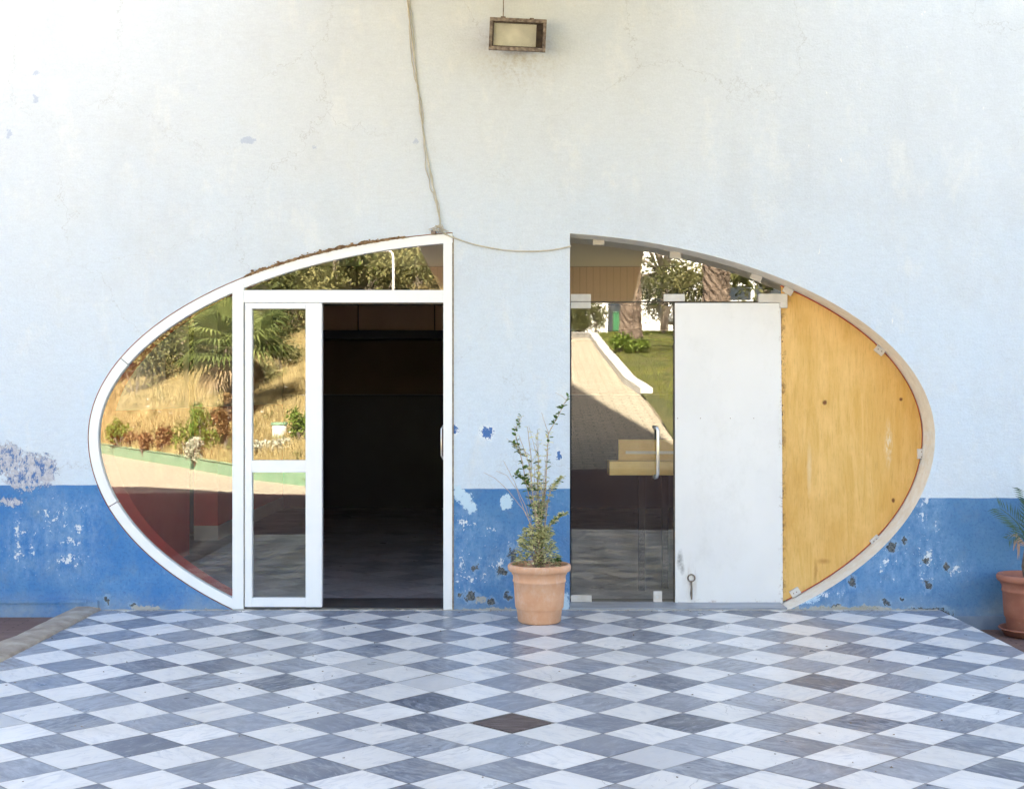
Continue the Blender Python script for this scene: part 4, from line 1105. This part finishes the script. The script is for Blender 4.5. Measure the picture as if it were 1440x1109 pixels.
for px, Z, h, r, mt, lab in (
    (812, 45, 1.3, .9, 'leaf_dark', 'clipped dark bush at the top of the ramp, nearest to the pier'),
    (836, 45, 1.2, .8, 'leaf_dark', 'clipped dark bush beside the bush nearest to the pier'),
    (790, 45, 1.3, 1.0, 'leaf_dark', 'clipped bush hidden mostly by the pier'),
    (934, 40, 2.5, 1.1, 'leaf_dark', 'dark tall bush right of the palm trunk'),
    (960, 39, 2.6, 1.3, 'leaf_olive', 'olive tall bush partly behind the white board'),
    (874, 35.2, .5, .45, 'leaf_bright', 'low green tuft at the foot of the palm trunk'),
    (898, 35.0, .45, .4, 'leaf_bright', 'low green tuft right of the palm trunk foot')):
    x, d = at(px, Z, YM); shrub(x, d, h, r, mt, int(1300 * max(.6, r)), .12, lab, 'bushes along the ramp', lambda x, d: (lawn_h(x, d) if x > xr(d) else road_h(x, d)))
for px, Z, h, cr, mt, lab, n_ in (
    (935, 47, 4.6, 1.7, 'leaf_olive', 'open leafy tree before the white house', 900),
    (1075, 36, 5.5, 2.2, 'leaf_dark', 'dense dark tree right of the second palm', 3000),
    (1130, 40, 6.5, 2.6, 'leaf_dark', 'dense dark tree farther right behind the plywood side', 2600),
    (1050, 60, 6.5, 3, 'leaf_olive', 'olive tree behind the white van', 2200),
    (700, 60, 8.5, 3.5, 'leaf_olive', 'broad tree at the head of the ramp', 2600)):
    x, d = at(px, Z, YM); tree(x, d, ramp_h(d), h, cr, mt, lab, 'trees by the ramp', n_, .2)
# white house
xh0, xh1, dh = 3.7, 16.0, 56.
zh = ramp_h(dh) + .0
hs = empty('white_house', ((xh0 + xh1) / 2, -dh, zh), 'white two-storey house with balcony beyond the lawn, reflected in the glass door', 'house')
obj('wall', box(xh0, xh1, -dh - 8, -dh, zh - .5, zh + 6.4), M['houseW'], hs)
obj('roof', box(xh0 - .3, xh1 + .3, -dh - 8.3, -dh + .3, zh + 6.4, zh + 6.65), M['houseW'], hs)
dd = obj('door', box(4.9, 5.9, -dh - .02, -dh + .04, zh, zh + 2.2), M['pane'], hs)
obj('door_frame', join(box(4.78, 4.9, -dh, -dh + .08, zh, zh + 2.32), box(5.9, 6.02, -dh, -dh + .08, zh, zh + 2.32), box(4.9, 5.9, -dh, -dh + .08, zh + 2.2, zh + 2.32)), M['houseW'], dd)
for wx, wz in ((7.6, .9), (10.6, .9), (13.4, .9), (7.6, 4.1), (10.6, 4.1), (13.4, 4.1)):
    w_ = obj('window', box(wx, wx + 1.1, -dh - .02, -dh + .03, zh + wz, zh + wz + 1.3), M['pane'], hs)
    obj('window_frame', join(box(wx - .08, wx, -dh, -dh + .06, zh + wz - .08, zh + wz + 1.38), box(wx + 1.1, wx + 1.18, -dh, -dh + .06, zh + wz - .08, zh + wz + 1.38), box(wx + .52, wx + .58, -dh, -dh + .05, zh + wz, zh + wz + 1.3)), M['houseW'], w_)
rails = [box(6.6, 15.5, -dh + 1.15, -dh + 1.2, zh + 4.05, zh + 4.1)] + [box(6.6 + i * .3, 6.63 + i * .3, -dh + 1.16, -dh + 1.19, zh + 3.2, zh + 4.05) for i in range(30)]
bc = obj('balcony', box(6.5, 15.6, -dh + .001, -dh + 1.25, zh + 3.0, zh + 3.2), M['houseW'], hs)
obj('railing', join(*rails), M['houseW'], bc)
def bin_(px, Z, mt, lab):
    x, d = at(px, Z, YM); z = lawn_h(x, d)
    t = empty('wheelie_bin', (x, -d, z), lab, 'bin')
    v, f = box(x - .2, x + .2, -d - .3, -d + .3, z + .08, z + .98)
    v = [(x + (a - x) * (.8 if c < z + .5 else 1), -d + (b + d) * (.8 if c < z + .5 else 1), c) for a, b, c in v]
    obj('body', (v, f), M[mt], t, bevel=.02); obj('lid', box(x - .22, x + .22, -d - .32, -d + .34, z + .985, z + 1.05), M[mt], t, bevel=.02)
    for s in (-1, 1): obj('wheel', tube([(x + s * .16, -d - .28, z + .1), (x + s * .22, -d - .28, z + .1)], .1, 14), M['tyre'], t)
bin_(866, 62, 'binG', 'green wheelie bin before the white house, left of the palm trunk')
# van
x, d = at(1020, 50, YM); z = lawn_h(x, d)
vn = empty('van', (x, -d, z), 'white van parked beyond the second palm, seen above the white board', 'van')
prof = [(-2.3, .35), (-2.35, 1.0), (-1.75, 1.15), (-1.25, 1.85), (-.9, 1.98), (2.1, 1.98), (2.3, 1.8), (2.35, .35)]
obj('body', prism([(x + a, z + b) for a, b in prof], -d - .9, -d + .9), M['carW'], vn, bevel=.05)
for a, b in ((-1.1, -.45), (-.3, .8), (.95, 2.05)): obj('side_window', box(x + a, x + b, -d + .89, -d + .906, z + 1.2, z + 1.75), M['pane'], vn)
for wx in (-1.5, 1.5):
    for wy in (-.86, .86):
        w_ = obj('wheel', tube([(x + wx, -d + wy - .1, z + .34), (x + wx, -d + wy + .1, z + .34)], .34, 18), M['tyre'], vn)
        obj('rim', tube([(x + wx, -d + wy - .105, z + .34), (x + wx, -d + wy + .105, z + .34)], .19, 14), M['steel'], w_)

# ------------------------------------------------------------------ floodlight and cables
fy = -.17; Zf = CAMD + fy
fl = empty('floodlight', (WX(728, Zf), 0, WZ(49, Zf)), 'rusty rectangular floodlight hanging tilted on the wall above the pier', 'floodlight')
def rot(pts, ang=-.045, cx=WX(728, Zf), cz=WZ(49, Zf)):
    ca, sa = math.cos(ang), math.sin(ang)
    return [(cx + (x - cx) * ca - (z - cz) * sa, y, cz + (x - cx) * sa + (z - cz) * ca) for x, y, z in pts]
def fb_(xa, xb, ya, yb, d0, d1):
    v, f = box(WX(xa, Zf), WX(xb, Zf), d0, d1, WZ(yb, Zf), WZ(ya, Zf)); return rot(v), f
v, f = box(WX(689, Zf), WX(767.5, Zf), fy + .012, -.045, WZ(71, Zf), WZ(27.5, Zf))
v = [(WX(728, Zf) + (a - WX(728, Zf)) * (.72 if b > -.1 else 1), b, WZ(49, Zf) + (c - WZ(49, Zf)) * (.66 if b > -.1 else 1)) for a, b, c in v]
obj('housing', (rot(v), [q for q in f if q != (0, 1, 5, 4)]), M['rust'], fl)
rim = obj('rim', join(fb_(688, 768, 26.5, 31.5, fy - .012, fy + .014), fb_(688, 768, 67, 72, fy - .012, fy + .014), fb_(688, 692.5, 31.5, 67, fy - .012, fy + .014), fb_(763.5, 768, 31.5, 67, fy - .012, fy + .014),
    fb_(703, 710, 24.5, 27.5, fy - .008, fy + .03), fb_(744, 750, 25, 27.5, fy - .008, fy + .03)), M['rust'], fl, bevel=.003)
obj('reflector', fb_(692.5, 755, 31.5, 67, fy + .02, fy + .024), M['lampinner'], fl)
obj('ballast', fb_(755, 763.5, 31.5, 67, fy + .006, fy + .03), M['rustdark'], fl)
obj('inner_edge', join(fb_(692.5, 763.5, 31.5, 33, fy - .004, fy + .018), fb_(692.5, 763.5, 65.6, 67, fy - .004, fy + .018), fb_(692.5, 694.2, 33, 65.6, fy - .004, fy + .018), fb_(754, 755.5, 33, 65.6, fy - .004, fy + .018)), M['rustdark'], fl)
obj('glass', fb_(694.2, 754, 33, 65.6, fy + .001, fy + .004), M['lampglass'], fl)
obj('bracket', join(box(WX(716, Zf), WX(740, Zf), -.06, -.002, WZ(56), WZ(44))), M['rust'], fl)
def wob(pts, n_=60, j=.004, seed=0):
    out = []
    pts = [Vector(p) for p in pts]; m = len(pts) - 1
    for i in range(n_ + 1):
        s = i / n_ * m; k = min(int(s), m - 1); t = s - k
        p0, p1, p2, p3 = pts[max(k-1, 0)], pts[k], pts[k+1], pts[min(k+2, m)]
        p = .5 * ((2 * p1) + (p2 - p0) * t + (2*p0 - 5*p1 + 4*p2 - p3) * t*t + (3*p1 - p0 - 3*p2 + p3) * t**3)
        p.x += noise.noise((i * .23, seed, 0)) * j; p.z += noise.noise((i * .31, seed, 4)) * j * .5
        p.y = min(-.004, p.y + noise.noise((i * .27, seed, 8)) * j)
        out.append(p)
    return out
obj('lamp_wire', tube(wob([(WX(708), -.01, 5.0), (WX(708), -.02, 4.5), (WX(707.5, Zf), fy + .06, WZ(27, Zf))], 20, .003, 3), .0042, 6), M['rust'], origin=(WX(708), -.02, 4.4), label='thin dark wire running down the wall to the floodlight', cat='wire')
main = [(570, -60), (573, 0), (579, 55), (586, 110), (592, 160), (599, 210), (608, 255), (615, 290), (621, 326)]
def wp_(lst, dy=0, off=0): return [(WX(a) + off, -.008 + dy, WZ(b)) for a, b in lst]
cb = empty('cable_bundle', (WX(573), 0, 4.4), 'bundle of dusty beige cables running down the wall to the left door frame', 'cable')
obj('thick_cable', tube(wob(wp_(main), 110, .006, 1), .0058, 7), M['cable'], cb, smooth=True)
main2 = [(572, -60), (576, 0), (581, 45), (584, 90), (589, 140), (597, 200), (607, 255), (616, 300), (622, 328)]
obj('grey_cable', tube(wob(wp_(main2, -.004), 110, .010, 2), .0042, 7), M['cable2'], cb, smooth=True)
main3 = [(574, -60), (575, 0), (577, 60), (585, 120), (594, 150), (596, 205), (604, 260), (617, 288), (618, 328)]
obj('thin_cable', tube(wob(wp_(main3, -.002), 110, .012, 5), .0030, 6), M['cable'], cb, smooth=True)
knot = [tube(wob([(WX(612) + U(-.05, .05), -.014, WZ(327) + U(-.015, .02)), (WX(618) + U(-.03, .03), -.035, WZ(322) + U(-.02, .03)), (WX(624) + U(-.03, .04), -.012, WZ(328) + U(-.01, .02))], 14, .02, 9 + i), .0032, 5) for i in range(6)]
obj('cable_knot', join(*knot), M['cable'], cb)
obj('junction_stub', tube([(WX(607), -.012, WZ(327)), (WX(613), -.02, WZ(328))], .014, 10), M['rust'], cb)
sag = [(622, 328), (637, 334), (660, 342), (690, 349), (722, 353), (755, 353.5), (782, 351), (800, 347)]
obj('sagging_cable', tube(wob(wp_(sag, -.004) + [(WX(803), .03, WZ(346))], 70, .003, 4), .0055, 7), M['cable'], origin=(WX(637), -.01, WZ(334)), smooth=True, label='single pale cable sagging across the pier between the two oval halves', cat='cable')

# ------------------------------------------------------------------ potted plants
def pot(cx, cy, z, s, mt, label, saucer=False):
    t = empty('potted_plant', (cx, cy, z), label, 'potted plant', None)
    H = .40 * s; ro = .216 * s
    pr = [(0, z + .001), (.135*s, z + .001), (.148*s, z + .012), (.156*s, z + .09*s), (.160*s, z + .095*s), (.166*s, z + .105*s), (.172*s, z + .19*s), (.177*s, z + .275*s), (.183*s, z + .28*s), (.183*s, z + .29*s), (.180*s, z + .295*s), (.182*s, z + .325*s), (.190*s, z + .332*s), (.191*s, z + .345*s), (.206*s, z + .350*s), (ro, z + .362*s), (ro + .002, z + .385*s), (ro - .006, z + .398*s), (.200*s, z + H), (.188*s, z + .392*s), (.180*s, z + .33*s), (.17*s, z + .25*s)]
    obj('pot', lathe(pr, cx, cy, 56), M[mt], t, smooth=True)
    V, Fc = lathe([(.0001, z + .335*s), (.08*s, z + .337*s), (.182*s, z + .327*s)], cx, cy, 40)
    obj('soil', ([(a, b, c + U(-.004, .006)) for a, b, c in V], Fc), M['soil'], t)
    if saucer:
        obj('saucer', lathe([(0, z - .028), (.165, z - .028), (.19, z + .012), (.205, z + .018), (.2, z + .026), (.185, z + .02), (.16, z - .012), (0, z - .012)], cx, cy, 40), M[mt], t, smooth=True)
    return t
def leafset(items, w=.4):
    V, Fc, cols = [], [], []
    for p, dr_, L, c in items:
        dr_ = dr_.normalized(); sd = dr_.cross(Vector((U(-.4, .4), U(-.4, .4), 1))).normalized(); up = sd.cross(dr_)
        b = len(V); W_ = L * w * .5
        V += [tuple(p), tuple(p + dr_*L*.35 + sd*W_ + up*W_*.35), tuple(p + dr_*L*.75 + sd*W_*.75 + up*W_*.3), tuple(p + dr_*L - up*L*.08), tuple(p + dr_*L*.75 - sd*W_*.75 + up*W_*.3), tuple(p + dr_*L*.35 - sd*W_ + up*W_*.35), tuple(p + dr_*L*.5)]
        Fc += [(b, b+1, b+6), (b+1, b+2, b+6), (b+2, b+3, b+6), (b+3, b+4, b+6), (b+4, b+5, b+6), (b+5, b, b+6)]
        e = min(1, c + .35)
        cols += [(c, c, c), (e, e, e), (c, c, c), (c, c, c), (e, e, e), (c, c, c)]
    return V, Fc, cols
random.seed(77)
Zp = 8.79; cx, cy = WX(758.5, Zp), -(CAMD - Zp)
p1 = pot(cx, cy, 0, 1., 'terra', 'leggy variegated shrub in a large pale terracotta pot in front of the pier')
base = Vector((cx, cy, .335))
def PX(px, py, dy=0): return Vector((WX(px, Zp - dy), cy - dy, WZ(py, Zp - dy)))
stems = [  # screen waypoints, top last ; leafiness ranges
    ([(757, 745), (742, 690), (733, 640), (724, 606), (733, 586)], .0045), ([(757, 740), (748, 690), (746, 640), (742, 600)], .0045),
    ([(759, 740), (757, 690), (757, 640), (756, 604)], .004), ([(758, 740), (750, 700), (744, 650), (730, 612)], .004),
    ([(760, 740), (767, 690), (769, 640), (771, 610), (790, 575), (798, 558)], .0045), ([(771, 610), (766, 595), (762, 580)], .002), ([(797, 563), (790, 556), (780, 552)], .0015),
    ([(755, 760), (738, 720), (716, 690), (696, 672), (680, 664)], .0028), ([(740, 725), (727, 688), (712, 668), (698, 662)], .0022), ([(740, 715), (722, 675), (708, 648)], .0028),
    ([(757, 735), (756, 690), (757, 650), (754, 612)], .003), ([(745, 640), (728, 628), (712, 616)], .002), ([(755, 640), (750, 620), (744, 598)], .002), ([(761, 730), (775, 690), (783, 680), (790, 672)], .003),
    ([(761, 760), (775, 738), (786, 728), (795, 722)], .003), ([(757, 750), (762, 720), (764, 700), (757, 668)], .0035), ([(733, 640), (726, 630), (722, 622)], .002), ([(748, 690), (738, 676), (727, 668)], .002)]
tubes = []; leaves = []; green = []
for i, (sp, r) in enumerate(stems):
    dy = U(-.05, .05)
    pts = [PX(a, b, dy) for a, b in sp]
    if i in (5, 6, 8, 11, 12, 16, 17): pass
    else: pts = [base + Vector((U(-.012, .012), U(-.012, .012), -.02))] + pts
    pts = [p + Vector((U(-.004, .004), U(-.008, .008), 0)) for p in pts]
    fine_ = []
    for a, b in zip(pts, pts[1:]):
        for q in range(5): fine_.append(a.lerp(b, q / 5) + Vector((U(-.002, .002), U(-.002, .002), 0)))
    fine_.append(pts[-1])
    tubes.append(tube(fine_, [r * (1.15 - .75 * k_ / len(fine_)) for k_ in range(len(fine_))], 5))
    for k_, p in enumerate(fine_):
        py = 554.5 - (p.z - CAMH) * F / Zp
        bare = i in (5, 6, 7, 8, 9, 11, 12) 
        dens = 0 if bare else (3.6 if py > 700 else (2.6 if py > 640 else .6))
        if i in (0, 13, 14, 16, 17): dens += .8
        if i == 4 and 610 < py < 655: dens = 2.2
        if i == 4 and 575 < py < 600: dens = 2.4
        for _ in range(int(dens * 2 + R())):
            dv = Vector((U(-1, 1), U(-1, 1), U(-.2, .9)))
            gr = (i == 4 and py < 602) or (i in (0, 16, 17) and R() < .55) or R() < .12
            (green if gr else leaves).append((p, dv, U(.022, .042) * (1.15 if gr else 1), U(.15, 1)))
for _ in range(760):        # bushy foot
    a = U(0, 6.28); hh = U(0, 1) ** .8; rr = .165 * (1 - .55 * hh) * U(.1, 1) ** .6
    p = base + Vector((-.015 + rr * math.cos(a), rr * math.sin(a) * .8, .05 + hh * .26))
    dv = Vector((math.cos(a) + U(-.6, .6), math.sin(a) + U(-.6, .6), U(-.3, .8)))
    leaves.append((p, dv, U(.028, .055), U(.05, 1)))
for _ in range(40):
    a = U(0, 6.28); p = base + Vector((.07 + .05 * math.cos(a), .05 * math.sin(a) - .03, U(.06, .11))); green.append((p, Vector((math.cos(a), math.sin(a), U(-.4, .4))), U(.03, .05), U(0, .7)))
for _ in range(170):
    a = U(0, 6.28); hh = U(.22, .62); rr = .10 * (1.1 - hh) * U(.1, 1)
    p = base + Vector((-.01 + rr * math.cos(a), rr * math.sin(a), hh))
    leaves.append((p, Vector((U(-1, 1), U(-1, 1), U(-.2, .8))), U(.02, .036), U(.3, 1)))
for _ in range(16):
    x_ = U(-.10, .07); z_ = U(.45, .80)
    tubes.append(tube([base + Vector((x_ * .5, U(-.03, .03), z_ - .30)), base + Vector((x_ * .9, U(-.05, .05), z_ - .08)), base + Vector((x_ + U(-.02, .02), U(-.05, .05), z_ + .05))], [.0026, .002, .0009], 4))
for _ in range(46):
    tubes.append(tube([base + Vector((U(-.02, .02), U(-.02, .02), 0)), base + Vector((U(-.09, .09), U(-.08, .08), U(.10, .26)))], [.0035, .0012], 4))
obj('stem', join(*tubes), M['twig'], p1, smooth=True)
V, Fc, cols = leafset(leaves, .42); obj('variegated_leaves', (V, Fc), M['var_leaf'], p1, cols=cols)
V, Fc, cols = leafset(green, .55); obj('green_leaves', (V, Fc), M['var_green'], p1, cols=cols)
# right pot with a young palm
random.seed(78)
Zq = 9.02; cx2, cy2 = WX(1447, Zq), -(CAMD - Zq)
p2 = pot(cx2, cy2, -.105, 1.0, 'terra2', 'red-brown pot on a saucer with a young palm at the right edge', True)
b2 = Vector((cx2, cy2, .23))
V, Fc = tube([b2 - Vector((0, 0, .03)), b2 + Vector((-.02, 0, .12)), b2 + Vector((-.01, 0, .26))], [.028, .034, .02], 10); 
obj('trunk', ([(a + U(-.004, .004), b, c) for a, b, c in V], Fc), M['bark'], p2)
def frond(root, pts, L, droop, dead=False):
    V, Fc, cols = [], [], []
    tv, tf = tube(pts, [.006 * (1 - .7 * i / len(pts)) for i in range(len(pts))], 5); V += tv; Fc += tf; cols += [(.5,) * 3] * len(tf)
    n_ = len(pts)
    for i in range(3, n_):
        tg = (pts[i] - pts[i-1]).normalized(); sd = tg.cross(Vector((0, -1, .15))).normalized()
        for sg in (-1, 1):
            l = L * (1 - .55 * abs(i / n_ - .45)) ; e = pts[i] + (sd * sg * .75 + tg * .75).normalized() * l + Vector((0, U(-.02, .02), -droop * l)); wv_ = tg * .006; b = len(V); m_ = pts[i].lerp(e, .5) + Vector((0, 0, .004))
            V += [tuple(pts[i] - wv_ * .6), tuple(m_ + wv_), tuple(e), tuple(m_ - wv_)]; Fc.append((b, b+1, b+2, b+3)); u = U(0, .6); cols.append((u, u, u))
    return V, Fc, cols
def curve(pts, n_=18): return wob([tuple(p) for p in pts], n_, 0)
top2 = b2 + Vector((-.01, 0, .26))
def Q(px, py, dy=0): return Vector((WX(px, Zq - dy), cy2 - dy, WZ(py, Zq - dy)))
for pts, L in (([top2, Q(1437, 745), Q(1424, 728), Q(1406, 714)], .13), ([top2, Q(1446, 735), Q(1448, 712), Q(1440, 690)], .13), ([top2, Q(1465, 735), Q(1485, 718), Q(1505, 712)], .13),
               ([top2, Q(1436, 752, .1), Q(1428, 750, .2), Q(1418, 758, .28)], .09), ([top2, Q(1470, 750), Q(1495, 748), Q(1512, 760)], .12), ([top2, Q(1455, 740, -.1), Q(1462, 715, -.14), Q(1470, 700, -.17)], .12)):
    V, Fc, cols = frond(top2, curve(pts), L, .12); obj('frond', (V, Fc), foliage('young_palm_leaves', (.04, .09, .05), (.11, .19, .10), .1) if 'young_palm_leaves' not in bpy.data.materials else bpy.data.materials['young_palm_leaves'], p2, cols=cols)
V, Fc, cols = [], [], []
for k_ in range(14):
    s0 = top2 + Vector((U(-.03, .0), U(-.03, .02), 0)); a = U(0, 1)
    e = Q(1428 + U(-5, 5), 778 + U(-18, 12)) if k_ < 8 else Q(1417 + U(-5, 6), 752 + U(-5, 5))
    m_ = s0.lerp(e, .5) + Vector((-.02, 0, .05)); b = len(V)
    V += [tuple(s0), tuple(m_ + Vector((.008, 0, 0))), tuple(e), tuple(m_ - Vector((.008, 0, 0)))]; Fc.append((b, b+1, b+2, b+3)); cols.append((a, a, a))
obj('dead_fronds', (V, Fc), foliage('dry_palm_leaf', (.40, .24, .17), (.55, .38, .28), .1), p2, cols=cols)

# ------------------------------------------------------------------ light, sky, camera
ELEV = math.atan(1 / 1.19)
sd = Vector((.06, -1.19, -1.0)).normalized()      # direction the light travels
sun = bpy.data.lights.new('sun', 'SUN'); sun.energy = 5.0; sun.angle = math.radians(.53); sun.color = (1, .955, .88)
so = bpy.data.objects.new('sun', sun); C.objects.link(so); so.rotation_euler = sd.to_track_quat('-Z', 'Y').to_euler(); so.location = (0, 20, 20)
w = bpy.data.worlds.new('World'); sc.world = w; w.use_nodes = True
t = w.node_tree; bg = t.nodes['Background']
sky = t.nodes.new('ShaderNodeTexSky'); sky.sky_type = 'NISHITA'; sky.sun_disc = False
sky.sun_elevation = ELEV; sky.sun_rotation = math.atan2(-sd.x, -sd.y); sky.dust_density = 4.0; sky.air_density = 1.0; sky.ozone_density = 1.0
t.links.new(sky.outputs[0], bg.inputs[0]); bg.inputs[1].default_value = .06
cam = bpy.data.cameras.new('camera'); cam.sensor_width = 36; cam.lens = 36 * F / 1440; cam.clip_end = 2000; cam.clip_start = .05
co = bpy.data.objects.new('camera', cam); C.objects.link(co); co.location = (0, -CAMD, CAMH); co.rotation_euler = (math.pi / 2, 0, 0)
sc.camera = co
sc.view_settings.view_transform = 'Standard'; sc.view_settings.look = 'None'; sc.view_settings.gamma = 1; sc.view_settings.use_curve_mapping = False
sc.view_settings.exposure = 3.86
sc.view_settings.use_white_balance = True; sc.view_settings.white_balance_temperature = 7050; sc.view_settings.white_balance_tint = 10
sc.cycles.max_bounces = 10; sc.cycles.diffuse_bounces = 4; sc.cycles.glossy_bounces = 5; sc.cycles.transparent_max_bounces = 24
sc.cycles.use_denoising = True; sc.cycles.use_adaptive_sampling = True; sc.cycles.adaptive_threshold = .02
